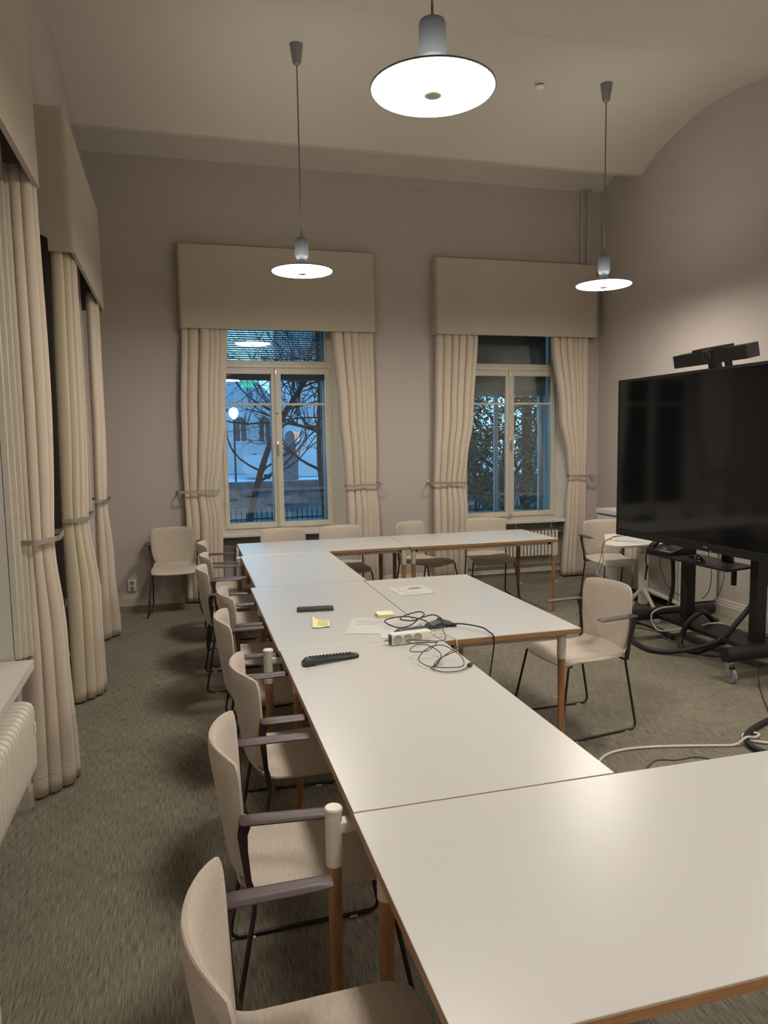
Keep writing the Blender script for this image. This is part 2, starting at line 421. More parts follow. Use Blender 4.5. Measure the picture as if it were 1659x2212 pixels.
# ------------------------------------------------------------------ left windows (seen almost edge-on)
def left_window(name, y0, y1):
    w = sroot(name); xf = lambda y: xw(y)-.30
    b = MB()
    def seg(ya, yb_, z0, z1, d0, d1):
        b.prism([(xf(ya)+d0,ya),(xf(yb_)+d0,yb_),(xf(yb_)+d1,yb_),(xf(ya)+d1,ya)], z0, z1)
    ym = (y0+y1)/2
    for a in (y0, ym-.04, y1-.07): seg(a, a+.07, .74, 3.25, -.03, .03)
    for z in (.74, 2.56, 3.18): seg(y0, y1, z, z+.07, -.03, .035)
    b.build('frame', M['frame'], w)
    b = MB(); seg(y0+.05, y1-.05, .78, 3.2, -.002, .002); b.build('pane', M['pane'], w)
    b = MB()   # linings of the reveal
    b.prism([(xw(y1)+.002,y1-.012),(xw(y1)+.002,y1),(xf(y1),y1),(xf(y1),y1-.012)], .73, 3.29)
    b.prism([(xw(y0)+.002,y0+.012),(xw(y0)+.002,y0),(xf(y0),y0),(xf(y0),y0+.012)], .73, 3.29)
    b.build('reveal_lining', M['reveal'], w)
    b = MB()   # stepped casing strips
    for k, (o_, d) in enumerate(((-.012,.030),(.010,.052),(.034,.072))):
        for yy, sg in ((y1+o_, 1), (y0-o_, -1)):
            b.box((xw(yy)-.005, min(yy,yy+sg*.022), .74), (xw(yy)+d, max(yy,yy+sg*.022), 3.3), .004)
    b.build('casing', M['frame'], w)
    b = MB(); b.prism([(xw(y0)+.085,y0-.03),(xw(y1)+.085,y1-.03+.0),(xf(y1),y1-.03),(xf(y0),y0-.03)], .70, .742)
    b.build('window_sill', M['sill'], w)
left_window('window_3', *LW[0]); left_window('window_4', *LW[1])

# ------------------------------------------------------------------ pelmets
def pelmet(label, pts, z0, z1, d, shift=(0,0)):
    """pts: two plan points of the front face, d: plan vector back to the wall"""
    a, c = Vector(pts[0]), Vector(pts[1]); d = Vector(d)
    t = thing('curtain_pelmet', label, 'pelmet', (a.x, a.y, z0), group='pelmets over the windows')
    a2 = Vector((0,0)); c2 = c-a; u = c2.normalized(); inn = d.normalized(); th = .022
    H = z1-z0
    outer = [a2+d, a2, c2, c2+d]
    def rnd_path(P, r):
        return [Vector((q.x, q.y)) for q in fillet([(p.x, p.y, 0) for p in P], r, 6)]
    O = rnd_path(outer, .045); I = rnd_path([a2+d+u*th, a2+u*th+inn*th, c2-u*th+inn*th, c2+d-u*th], .03)
    b = MB(); rings = []
    for k in range(9):
        z = H*k/8; off = -inn*.014*(1-k/8)
        f = lambda q: q+off*(1 if (q-a2).dot(inn) < d.length*.6 else .2)
        rings.append([(f(q).x, f(q).y, z) for q in O]+[(f(q).x, f(q).y, z) for q in reversed(I)])
    b.ring_sweep(rings); b.build('fabric_cover', M['pelmet'], t, smooth=40)
    b = MB(); b.prism([tuple(a2+(u+inn)*.02), tuple(c2+(inn-u)*.02), tuple(c2+d-u*.02), tuple(a2+d+u*.02)], H-.022, H-.004); b.build('top_panel', M['pelmet'], t)
    b = MB(); e = -inn*.0135
    b.prism([tuple(a2+e+u*.05), tuple(c2+e-u*.05), tuple(c2+e+inn*.004-u*.05), tuple(a2+e+inn*.004+u*.05)], .034, .037); b.build('hem_seam', M['pelmet'], t)
    return t
pelmet('wide beige fabric pelmet over the window left of the middle', [(-.01,7.985),(2.10,7.985)], 2.93, 3.785, (0,.165))
pelmet('beige fabric pelmet over the window nearest the corner with the pipes', [(2.81,7.985),(4.885,7.985)], 2.93, 3.785, (0,.165))
pelmet('nearest beige pelmet on the left wall, cut by the photo edge', [(-.605,1.55),(-.622,3.845)], 2.93, 3.785, (-.20,0))
pelmet('farther beige pelmet on the left wall, its end panel showing', [(-.632,4.985),(-.668,7.11)], 2.93, 3.785, (-.20,0))

# ------------------------------------------------------------------ curtains
def plan_path(P, n):
    P = [Vector((*p,0)) for p in P]; S = spline(P, 10)
    L = [0]
    for a, c in zip(S, S[1:]): L.append(L[-1]+(c-a).length)
    out = []; j = 0
    for i in range(n+1):
        t = L[-1]*i/n
        while j < len(L)-2 and L[j+1] < t: j += 1
        f = (t-L[j])/max(1e-9, L[j+1]-L[j]); out.append(S[j].lerp(S[j+1], min(1, max(0, f))))
    return out
def curtain(name, label, rows, folds, amp, seed, side=1, m=None, group='floor-length curtains', hem=True, split=0):
    """rows: [(z, plan points)]; cloth pleated about that path, drawn in where the tieback holds it"""
    rnd = random.Random(seed); nu = folds*18; nz = 46
    rows = sorted(rows, key=lambda r: -r[0]); paths = [(z, plan_path(p, nu)) for z, p in rows]
    ph = [rnd.uniform(-.5,.5) for _ in range(folds+2)]; am = [rnd.uniform(.7,1.2) for _ in range(folds+2)]
    wd = [rnd.uniform(.55,1.45) for _ in range(folds)]; cum = [0]
    for w_ in wd: cum.append(cum[-1]+w_/sum(wd))
    def at(z):
        for (za, pa), (zb, pb) in zip(paths, paths[1:]):
            if za >= z >= zb-1e-6:
                f = (za-z)/(za-zb); f = f*f*(3-2*f); return [a.lerp(c, f) for a, c in zip(pa, pb)]
        return paths[-1][1] if z < paths[-1][0] else paths[0][1]
    def row(z, extra=0):
        p = at(z); out = []
        tight = math.exp(-((z-1.24)/.22)**2)
        A = amp*(1-.45*tight)
        for i in range(nu+1):
            s = i/nu; f0 = 0
            while f0 < folds-1 and cum[f0+1] < s: f0 += 1
            w = (s-cum[f0])/(cum[f0+1]-cum[f0])
            t = (p[min(i+1,nu)]-p[max(i-1,0)]).normalized(); nrm = Vector((t.y,-t.x,0))*side
            ff = 1.9*max(0, math.sin(PI*w))**.55-1.0
            aa = am[f0]*(wd[f0]**.5)
            wob = .004*math.sin(7*s+1.1*z+seed)
            lat = t*(-.30*A*math.sin(2*PI*w))
            q = p[i]+nrm*(A*ff*aa+wob+extra)+lat
            out.append(Vector((q.x, q.y, z)))
        return out
    zmax = rows[0][0]; zmin = rows[-1][0]
    o0 = at(zmin)[nu//2]; org = Vector((o0.x, o0.y, 0))
    t = thing(name, label, 'curtain', org, group=group)
    zs = [zmin+(zmax-zmin)*j/nz for j in range(nz+1)]
    ks = int(nu*split)
    for nm, i0, i1, mm in (('lining', 0, ks, M['lining']), ('cloth', ks, nu, m or M['curtain'])):
        if i1 <= i0: continue
        b = MB(); V = []
        for z in zs: V.append([b.bm.verts.new(q-org) for q in row(z)[i0:i1+1]])
        for a, c in zip(V, V[1:]):
            for i in range(i1-i0): b.bm.faces.new([a[i], a[i+1], c[i+1], c[i]])
        o = b.build(nm, mm, t, smooth=80, fixn=False, label='cream coloured lining' if nm == 'lining' else None)
        md = o.modifiers.new('s', 'SOLIDIFY'); md.thickness = .004; md.offset = 0
    if hem:
        b = MB(); V = []
        for z in (zmin+.100, zmin+.104): V.append([b.bm.verts.new(q-org) for q in row(z, .0022)])
        for a, c in zip(V, V[1:]):
            for i in range(ks, nu): b.bm.faces.new([a[i], a[i+1], c[i+1], c[i]])
        o = b.build('hem_seam', m or M['curtain'], t, smooth=80, fixn=False)
        md = o.modifiers.new('s', 'SOLIDIFY'); md.thickness = .003; md.offset = 0
    return t
def xr(y, *rs): return [(z, [(a,y),(a+(c-a)*.5,y-.008),(c,y)]) for z, a, c in rs]
curtain('curtain', 'beige curtain left of the window with the open blind, tied back', xr(8.065,(3.0,0.01,.48),(2.0,-.03,.43),(1.5,-.035,.37),(1.22,-.03,.32),(.9,-.02,.355),(.02,-.04,.34)), 6, .047, 1)
curtain('curtain', 'beige curtain right of the window with the open blind, tied back', xr(8.065,(3.0,1.62,2.08),(2.0,1.69,2.09),(1.5,1.73,2.095),(1.23,1.745,2.095),(.9,1.75,2.115),(.02,1.73,2.15)), 6, .047, 2)
curtain('curtain', 'beige curtain hanging left of the window nearest the far corner', xr(8.065,(3.0,2.835,3.345),(2.0,2.825,3.285),(1.5,2.81,3.21),(1.22,2.80,3.18),(.9,2.80,3.21),(.02,2.80,3.20)), 6, .047, 3)
curtain('curtain', 'narrow beige curtain hanging right of the window nearest the far corner', xr(8.065,(3.0,4.31,4.80),(2.0,4.44,4.80),(1.45,4.54,4.79),(1.26,4.56,4.79),(.9,4.53,4.79),(.02,4.48,4.78)), 6, .038, 4)
curtain('curtain', 'nearest fully visible curtain on the left wall, beside the ribbed radiator',
    [(3.0,[(-.765,3.735),(-.70,3.725),(-.655,3.755),(-.645,3.83)]),(2.0,[(-.765,3.74),(-.70,3.725),(-.645,3.765),(-.635,3.84)]),
     (1.29,[(-.765,3.745),(-.71,3.73),(-.655,3.77),(-.65,3.84)]),(.75,[(-.785,3.75),(-.72,3.745),(-.635,3.83),(-.64,3.93)]),(.015,[(-.805,3.765),(-.745,3.765),(-.625,3.92),(-.635,4.03)])], 4, .022, 5, side=1)
curtain('curtain', 'cream curtain on the left wall at the near side of the farther window',
    [(3.0,[(-.775,5.07),(-.72,5.06),(-.675,5.20),(-.68,5.36)]),(2.0,[(-.79,5.07),(-.72,5.07),(-.67,5.20),(-.675,5.33)]),
     (1.25,[(-.80,5.10),(-.73,5.10),(-.672,5.19),(-.675,5.28)]),(.7,[(-.80,5.12),(-.72,5.12),(-.635,5.24),(-.645,5.36)]),(.015,[(-.80,5.13),(-.755,5.13),(-.635,5.27),(-.64,5.40)])], 4, .024, 6, split=.5)
curtain('dark_strip', 'narrow dark curtain strip between the two nearest left-wall curtains',
    [(3.0,[(-.825,4.80),(-.80,4.90),(-.765,5.0)]),(.015,[(-.83,4.82),(-.82,4.92),(-.80,5.02)])], 2, .010, 31, m=M['dark'], hem=False)  # narrow near-black strip added between the two curtains
curtain('curtain', 'beige curtain on the left wall closest to the far left corner',
    [(3.0,[(-.765,6.66),(-.72,6.65),(-.70,6.82),(-.70,7.02)]),(2.0,[(-.77,6.67),(-.72,6.66),(-.70,6.80),(-.70,6.98)]),
     (1.25,[(-.78,6.69),(-.735,6.68),(-.70,6.76),(-.71,6.86)]),(.7,[(-.79,6.72),(-.74,6.71),(-.68,6.83),(-.695,6.96)]),(.015,[(-.80,6.76),(-.75,6.75),(-.66,6.90),(-.67,7.07)])], 3, .022, 8)
curtain('curtain', 'sliver of beige curtain at the lower left edge of the photo',
    [(3.0,[(-.76,1.68),(-.66,1.66),(-.63,1.9),(-.64,2.2)]),(1.25,[(-.77,1.8),(-.68,1.78),(-.625,1.95),(-.64,2.1)]),(.015,[(-.77,1.85),(-.66,1.85),(-.615,2.0),(-.615,2.27)])], 5, .022, 9)

def holdback(label, pts, br=None):
    P = [Vector(p) for p in pts]; org = P[0].copy()
    t = thing('curtain_holdback', label, 'curtain tieback', org, group='metal curtain holdbacks')
    Q = fillet([p-org for p in P], .03, 5)
    b = MB(); rings = []
    for i, p in enumerate(Q):
        d = (Q[min(i+1,len(Q)-1)]-Q[max(i-1,0)]).normalized(); n = Vector((d.y,-d.x,0)).normalized()*.0022
        z = Vector((0,0,.0125)); rings.append([p-n-z, p+n-z, p+n+z, p-n+z])
    b.ring_sweep(rings); b.build('band', M['silver'], t)
    MB().box((-.012,-.012,-.02), (.012,.012,.02), .003).build('wall_plate', M['silver'], t)
    if br: MB().tube([(0,0,-.01), (br[0],br[1],br[2])], .004, 8).build('stay', M['silver'], t)
    return t
holdback('silver holdback around the curtain left of the open-blind window', [(-.10,8.135,1.215),(-.10,7.982,1.215),(.325,7.982,1.222),(.33,8.05,1.222)], (.02,0,-.12))
holdback('silver holdback around the curtain right of the open-blind window', [(2.14,8.135,1.235),(2.14,7.982,1.235),(1.72,7.982,1.228),(1.715,8.05,1.228)])
holdback('silver holdback around the curtain left of the corner window', [(2.745,8.135,1.23),(2.745,7.982,1.23),(3.185,7.982,1.22),(3.19,8.05,1.22)])
holdback('silver holdback sticking out right of the narrow corner curtain', [(4.90,8.135,1.25),(4.90,7.982,1.255),(4.53,7.982,1.262),(4.52,8.05,1.262)], (-.05,-.02,-.14))
holdback('silver holdback around the nearest left-wall curtain', [(-.80,3.93,1.29),(-.605,3.92,1.31),(-.60,3.76,1.295),(-.69,3.675,1.285),(-.76,3.68,1.285)])
holdback('silver holdback around the cream left-wall curtain', [(-.82,5.42,1.25),(-.63,5.40,1.265),(-.64,5.17,1.25),(-.70,5.045,1.248),(-.80,5.04,1.248)])
holdback('silver holdback around the left-wall curtain by the far corner', [(-.855,6.99,1.25),(-.67,6.97,1.25),(-.655,6.76,1.25),(-.72,6.62,1.25),(-.77,6.62,1.25)])

# ------------------------------------------------------------------ pipes, radiators
t = thing('heating_pipes', 'pair of painted vertical pipes in the far right corner', 'pipes', (4.765,8.10,0))
for dx in (-.045,.045):
    p = MB().tube([(dx,0,0),(dx,0,4.69)], .014, 14).build('pipe', M['wall'], t, smooth=40)
    MB().lathe([(.016,0),(.026,.002),(.028,.012),(.018,.03)], (dx,0,4.655), 16).build('collar', M['wall'], p, smooth=40)
def radiator(label, loc, rz, n, pitch=.048, H=.34, D=.11):
    t = thing('column_radiator', label, 'radiator', loc, rz, group='ribbed column radiators')
    b = MB()
    # one section: tube loop in the local x (depth) / z plane
    hh = H-.03
    loop = fillet([(-D/2,0,.02),(-D/2,0,hh+.01),(D/2,0,hh+.01),(D/2,0,.02),(-D/2,0,.02)], .03, 4)
    b.tube(loop, .0175, 10)
    b.tube([(0,0,.02),(0,0,hh)], .013, 8)
    s0 = b.build('section', M['rad'], t, smooth=50)
    for k in range(1, n):
        s = s0.copy(); C.objects.link(s); s.parent = t; s.location = (0, k*pitch, 0)
    b = MB()
    for z in (.03, hh-.01): b.tube([(0,-.02,z),(0,(n-1)*pitch+.02,z)], .016, 10)
    b.build('header', M['rad'], t, smooth=50)
    return t
r = radiator('ribbed white radiator under the nearest left-wall window sill', (-.775,2.16,.265), 0, 28)
MB().box((.070,27*.048-.012,.19), (.0735,27*.048+.010,.235), .001).build('price_tag', M['yellowp'], r)
radiator('white radiator under the farther left-wall window, half hidden by the cream curtain', (-.79,5.40,.285), 0, 20)
r = radiator('ribbed white radiator behind the right back table, under the corner window', (4.46,8.235,.255), R(90), 22)
b = MB(); b.tube([(.0,-.03,.30),(0,-.10,.30)], .011, 10); b.lathe([(.018,-.05),(.024,-.045),(.024,.0),(.014,.01)], (0,-.12,.30), 14, axis='y')
b.build('thermostat_valve', M['white'], r, smooth=40)
radiator('ribbed white radiator end showing behind the back left table corner', (1.52,8.235,.255), R(90), 22)
for x0, x1, lab in ((3.22,4.56,'twin heating pipes running low under the corner window radiator'),(.35,1.68,'twin heating pipes running low behind the back left table')):
    t = thing('floor_pipes', lab, 'pipes', ((x0+x1)/2,8.27,0)); h = (x1-x0)/2-.01
    for z in (.055,.155): MB().tube([(-h,0,z),(h,0,z)], .011, 10).build('pipe', M['trim'], t, smooth=40)

# wall outlet
t = thing('wall_outlet', 'white double wall socket above the skirting in the far left corner', 'socket', (-.613,8.148,.16))
MB().box((-.042,-.032,0), (.042,0,.125), .006).build('cover_plate', M['white'], t)
for z in (.033,.092):
    s = MB().lathe([(.024,0),(.024,.003),(.019,.003),(.018,-.004),(.0,-.004)], (0,-.036,z), 20, axis='y').build('socket', M['socket'], t, smooth=30)

# ------------------------------------------------------------------ pendant lamps
def lamp(label, loc, ztop, on=True):
    t = thing('pendant_lamp', label, 'lamp', loc, group='disc pendant lamps')
    b = MB(); b.lathe([(.028,.115),(.034,.10),(.036,.085),(.05,.055),(.08,.03),(.125,.014),(.125,.010),(.08,.022),(.028,.05)], n=64, caps=False)
    b.build('neck_collar', M['grey'], t, smooth=40)
    b = MB(); b.lathe([(.125,.014),(.17,.010),(.235,.004),(.250,.001),(.24,.0),(.125,.006),(.125,.014)], n=64, caps=False)
    b.build('shade', M['shade'], t, smooth=40)
    b = MB(); b.lathe([(.249,.002),(.2525,.0),(.2525,-.006),(.247,-.007),(.246,.0),(.249,.002)], n=64, caps=False)
    b.build('rim', M['grey'], t, smooth=40)
    b = MB(); b.lathe([(.246,-.004),(.244,-.010),(.22,-.014),(.15,-.021),(.08,-.025),(.001,-.026)], n=64, caps=False)
    b.build('diffuser', M['diff'], t, smooth=60)
    b = MB(); b.lathe([(.001,-.034),(.030,-.033),(.042,-.029),(.044,-.024),(.04,-.02)], n=32)
    b.build('bottom_cap', M['wmetal'], t, smooth=50)
    b = MB(); b.lathe([(.036,.085),(.050,.105),(.055,.115),(.055,.235),(.050,.25),(.035,.257),(.006,.26)], n=32)
    b.build('lamp_body', M['grey'], t, smooth=40)
    MB().tube([(0,0,.25),(0,0,ztop-loc[2]-.02)], .0055, 8).build('cord', M['cord'], t, smooth=40)
    z = ztop-loc[2]
    MB().lathe([(.012,z-.155),(.028,z-.15),(.034,z-.135),(.052,z-.02),(.054,z+.003)], n=28).build('ceiling_rose', M['rose'], t, smooth=40)
    return t
lamp('nearest disc pendant lamp, big and bright at the top middle', (1.015,2.9,3.14), 4.89)
lamp('disc pendant lamp hanging in front of the left back pelmet', (.985,6.1,3.135), 4.89)
lamp('disc pendant lamp hanging by the far right corner', (3.785,6.1,3.135), 4.89)
lamp('disc pendant lamp over the near right of the room, out of frame', (3.80,2.9,3.135), 4.89)
lamp('disc pendant lamp behind the viewer on the window side', (1.0,-.3,3.135), 4.89)
lamp('disc pendant lamp behind the viewer away from the windows', (3.80,-.3,3.135), 4.89)
# smoke detector
t = thing('smoke_detector', 'small round white smoke detector on the vaulted ceiling', 'smoke detector', (3.19,6.22,4.895))
MB().lathe([(.045,0),(.045,-.008),(.040,-.012),(.040,-.018)], n=28).build('base', M['white'], t, smooth=40)
MB().lathe([(.034,-.016),(.034,-.034)], n=28).build('sensor_slots', M['socket'], t, smooth=40)
MB().lathe([(.040,-.032),(.041,-.038),(.034,-.046),(.001,-.050)], n=28).build('cover', M['white'], t, smooth=40)
# exit sign on the rear wall: only its reflection shows in the window
t = thing('exit_sign', 'green lit exit sign high on the wall behind the viewer', 'exit sign', (1.6,-2.56,3.2))
MB().box((-.17,-.035,-.08), (.17,.035,.08), .006).build('housing', M['white'], t)
MB().box((-.16,.036,-.07), (.16,.038,.07)).build('sign_panel', M['exit'], t)

# ------------------------------------------------------------------ tables
TH = .74
def legmesh(b, x, y, h, top=.708, square=False, sl=.14, mi0=0, mi1=1): pass
def table(label, x0, x1, y0, y1, legs, ov=.0, z=TH, frame=True):
    """legs: list of (dx, dy, square) offsets from origin corner in world units"""
    cx, cy = (x0+x1)/2, (y0+y1)/2; hx, hy = (x1-x0)/2, (y1-y0)/2
    t = thing('conference_table', label, 'table', (cx,cy,0), group='white-topped conference tables')
    MB().box((-hx,-hy,z-.004), (hx,hy,z), .001, seg=1).build('tabletop', M['lam'], t)
    MB().box((-hx-.0006,-hy-.0006,z-.028), (hx+.0006,hy+.0006,z-.0035), .0015, seg=1).build('plywood_edge', M['ply'], t, label='brown plywood edge')
    if frame:
        b = MB(); i = .055; w = .03; zt, zb = z-.028, z-.062
        b.box((-hx+i,-hy+i,zb), (hx-i,-hy+i+w,zt), .002); b.box((-hx+i,hy-i-w,zb), (hx-i,hy-i,zt), .002)
        b.box((-hx+i,-hy+i,zb), (-hx+i+w,hy-i,zt), .002); b.box((hx-i-w,-hy+i,zb), (hx-i,hy-i,zt), .002)
        b.build('steel_frame', M['wmetal'], t)
    for lx, ly, kind in legs:
        px, py = lx-cx, ly-cy; ztop = z-.028 if kind != 'out' else z-.012
        sx = 1 if px > 0 else -1; sy = 1 if py > 0 else -1
        fx, fy = px+0*sx, py
        b = MB(); b.tube([(px,py,.575),(px,py,.30),(px,py,.02),(px,py,0)], [.0205,.0185,.0155,.014], 20)
        l = b.build('leg', M['oak'], t, smooth=40)
        b = MB()
        if kind == 'sq': b.box((px-.022,py-.022,.57), (px+.022,py+.022,ztop), .004)
        else: b.tube([(px,py,.57),(px,py,ztop)], .0235, 24)
        if kind == 'out':
            b.lathe([(.0245,0),(.0255,.004),(.0255,.012),(.022,.016),(.001,.017)], (px,py,ztop-.008), 28)
            b.box((px+.01,py-.02,z-.075), (px+.13,py+.02,z-.045), .003)
        b.build('leg_sleeve', M['wmetal'], l, smooth=35, label='white metal sleeve')
    return t
table('nearest white table at the lower right, running out of the photo', .395, 1.995, 1.03, 1.825, [(.45,1.70,'in'),(.45,1.13,'in'),(1.94,1.70,'in'),(1.94,1.13,'in')])
table('white table at the right edge of the photo, end to end with the nearest table', 1.998, 3.60, 1.03, 1.825, [(2.06,1.70,'in'),(2.06,1.13,'in'),(3.54,1.70,'in'),(3.54,1.13,'in')])
table('long white table carrying the big remote and coiled cable', .397, 1.197, 1.832, 3.415, [(.352,1.885,'out'),(.46,3.30,'in'),(1.14,1.95,'in'),(1.14,3.30,'in')])
table('long white table carrying the slim remote and sticky notes', .392, 1.185, 3.421, 4.985, [(.346,3.475,'out'),(.45,4.88,'in'),(1.12,3.54,'in'),(1.12,4.88,'in')])
table('white table jutting to the right with a printed sheet on it', 1.190, 1.965, 3.335, 4.965, [(1.24,3.40,'in'),(1.885,3.395,'in'),(1.24,4.90,'in'),(1.90,4.90,'in')])
table('empty white table between the sticky-note table and the back left table', .428, 1.215, 4.993, 6.43, [(.408,6.395,'out'),(.48,5.10,'in'),(1.19,6.37,'sq'),(1.15,5.10,'in')])
table('back left white table in front of the open-blind window', .450, 1.985, 6.437, 7.235, [(.50,6.62,'in'),(1.935,6.47,'sq'),(.50,7.18,'in'),(1.90,7.18,'in')])
table('back right white table in front of the radiator and corner window', 1.990, 3.520, 6.42, 7.235, [(2.035,6.48,'in'),(3.488,6.45,'sq'),(2.05,7.18,'in'),(3.45,7.17,'in')])

# ------------------------------------------------------------------ chairs (local: faces +Y, origin on the floor)
def make_chair(name, label, cat, arms, group):
    t = thing(name, label, cat, (0,0,0), group=group)
    def back(u, v):
        k = .16; cu = abs(u)**8; cv = abs(v)**8
        uu = u*(1-.055*abs(v)**7); vv = v*(1-.06*abs(u)**7)
        z = .655+.195*vv
        w = .222+.010*math.cos(1.6*(vv-.25)) - (.028*max(0, -vv)**2)
        x = uu*w
        q = .45+.55*(vv*.5+.5); y = -.243-.050*(1-uu*uu)*q + .030*(1-vv)*.5 + .026*uu*uu*q
        return (x, y, z)
    b = MB(); b.sheet(back, 20, 18, .032)
    bk = b.build('backrest', M['chair'], t, smooth=60)
    def seat(u, v):
        uu = u*(1-.05*abs(v)**7); vv = v*(1-.04*abs(u)**7)
        y = .0+.228*vv
        z = .452+.010*uu*uu-.006 - .028*max(0,(vv-.55)/.45)**2 + .040*max(0,(-vv-.62)/.38)**2 - .008*math.cos(1.5*vv)
        w = .228-.012*max(0,-vv)
        return (uu*w, y-.006*(uu*uu), z)
    b = MB(); b.sheet(seat, 20, 20, .030)
    b.build('seat', M['chair'], t, smooth=60)
    # seam piping round the backrest shell
    pts = []
    n = 60
    for i in range(n+1):
        a = 2*PI*i/n; c, s = math.cos(a), math.sin(a); m_ = max(abs(c), abs(s)); u, v = c/m_*.985, s/m_*.985
        p = Vector(back(u, v)); pts.append(p+Vector((0,-.0062,0)))
    MB().tube(pts, .0013, 5).build('piping', M['chair'], bk, smooth=60)
    for s in (-1, 1):
        P = [(s*.20,.17,.425),(s*.222,.205,.425),(s*.268,.285,.008),(s*.236,-.262,.008),(s*.226,-.185,.42),(s*.226,-.19,.47)]
        if arms: P += [(s*.228,-.200,.50)]
        else: P += [(s*.222,-.215,.62),(s*.218,-.225,.70)]
        P = fillet(P, .045, 6)
        MB().tube(P, .0075, 10).build('sled_leg', M['tube'], t, smooth=50)
        b = MB(); b.box((s*.262-.012,.17,0), (s*.262+.012,.20,.006), .002); b.box((s*.236-.012,-.20,0), (s*.236+.012,-.17,.006), .002)
        b.build('glide', M['glide'], t)
        if arms:
            b = MB(); rings = []
            for (y, z, wx, wy) in ((-.194,.43,.006,.008),(-.203,.52,.006,.009),(-.211,.60,.0065,.011),(-.214,.655,.008,.014),(-.205,.693,.010,.017)):
                c = s*(.229+.032*max(0,(z-.5)/.19)); rings.append([(c-wx,y-wy,z),(c+wx,y-wy,z),(c+wx,y+wy,z),(c-wx,y+wy,z)])
            b.ring_sweep(rings); b.build('arm_post', M['tube'], t, smooth=60)
            def armf(u, v, s=s):
                uu = u*(1-.10*abs(v)**9); vv = v*(1-.02*abs(u)**6)
                return (s*(.270+.006*vv)+uu*(.028-.002*vv), -.090+.130*vv, .700-.002*vv-.003*uu*uu)
            b = MB(); b.sheet(armf, 6, 16, .016, rim=6); b.build('armrest', M['arm'], t, smooth=50)
    b = MB()
    b.tube([(-.20,.17,.425),(.20,.17,.425)], .0075, 8); b.tube([(-.226,-.187,.43),(.226,-.187,.43)], .0075, 8)
    b.build('cross_tube', M['tube'], t, smooth=50)
    return t
ch = make_chair('conference_armchair', 'x', 'chair', True, 'beige armchairs')
side = make_chair('conference_chair', 'x', 'chair', False, 'beige armless chairs')
G1 = 'beige armchairs along the left side of the tables'
left = [(.255,1.337,-90,'nearest beige armchair at the bottom, its curved back filling the lower middle'),
        (.331,2.205,-92,'second nearest beige armchair at the table, by the outermost white-capped leg'),
        (.434,2.923,-87,'third beige armchair from the viewer, tucked close to the big remote table'),
        (.402,3.77,-91,'fourth beige armchair from the viewer, beside the slim-remote table'),
        (.445,4.40,-88,'fifth beige armchair from the viewer, pushed in at the slim-remote table'),
        (.335,5.30,-90,'sixth beige armchair from the viewer, pulled out with legs in view'),
        (.370,5.91,-88,'seventh beige armchair from the viewer, at the empty far table'),
        (.366,6.63,-90,'eighth and farthest beige armchair at the left end of the back table')]
first = True
for x, y, a, lab in left:
    if first:
        ch.location = (x,y,0); ch.rotation_euler = (0,0,R(a)); ch['label'] = lab; ch['group'] = G1; first = False
    else: dup(ch, (x,y,0), R(a), lab, G1)
G2 = 'spare beige armchairs around the room'
dup(ch, (-.160,7.74,0), R(180), 'beige armchair standing against the wall in the far left corner', G2)
dup(ch, (4.27,6.62,0), R(178), 'beige armchair behind the small white desk in the far right', G2)
dup(ch, (2.242,3.861,0), R(95), 'beige armchair on the right side, at the end of the jutting table', G2)
G3 = 'beige armless chairs behind the back tables'
side.location = (.935,6.95,0); side.rotation_euler = (0,0,R(180)); side['label'] = 'leftmost armless chair behind the back tables, only its top showing'; side['group'] = G3
side.location = (.93,7.22-.02,0)
dup(side, (1.535,7.20,0), R(180), 'armless chair under the window, second from the left behind the back tables', G3)
dup(side, (2.43,7.28,0), R(212), 'armless chair turned slightly, in front of the wall between the two windows', G3)
dup(side, (3.155,7.27,0), R(169), 'rightmost armless chair behind the back tables, next to the radiator', G3)

# ------------------------------------------------------------------ things on the tables
Z = TH+.0005
def sheet_paper(name, label, cat, c, ang, w, h, lines, block=None, curl=0, m='paper'):
    t = thing(name, label, cat, (c[0],c[1],Z), R(ang))
    b = MB()
    def f(u, v): return (u*w/2, v*h/2, .0012+curl*max(0, abs(u)-.6)**2)
    b.sheet(f, 12, 12, .0004); b.build('sheet', M[m], t, smooth=60)
    b = MB()
    for (x0, x1, y, th) in lines:
        b.box((x0*w/2, y*h/2-th/2, .0016), (x1*w/2, y*h/2+th/2, .0019))
    if block: b.box((block[0]*w/2, block[1]*h/2, .0016), (block[2]*w/2, block[3]*h/2, .0019))
    b.build('printed_text', M['ink'], t)
    return t
def textlines(rnd, rows):
    out = []
    for y, a, e in rows:
        x = a
        while x < e:
            w = rnd.uniform(.05,.2); out.append((x, min(e, x+w), y, .0024)); x += w+.012
    return out
rnd = random.Random(3)
sheet_paper('printed_sheet', 'printed sheet with a heading and a few text lines, beside the power strip', 'paper', (.925,3.73), -19, .237, .334,
    textlines(rnd, [(.80,-.35,.55),(.60,-.75,.7),(.52,-.75,.75),(.44,-.7,.8),(.30,-.55,.75),(.20,-.7,.3),(.12,-.7,.55)]))
sheet_paper('printed_sheet', 'second sheet lying half under the laptop charger behind the power strip', 'paper', (1.055,3.60), -12, .22, .31,
    textlines(rnd, [(.7,-.5,.6),(.5,-.7,.7),(.35,-.7,.4)]))
sheet_paper('printed_sheet', 'printed sheet with a dark picture, alone on the jutting table', 'paper', (1.405,4.545), 5, .24, .30,
    textlines(rnd, [(.78,-.5,.1),(.5,-.8,-.3),(.3,-.7,-.45),(.05,-.8,-.1),(-.1,-.8,-.2),(-.5,-.7,.5),(-.65,-.7,.2)]) + [(-.93,.93,.93,.002),(-.93,.93,-.93,.002)], (.02,.12,.75,.5))
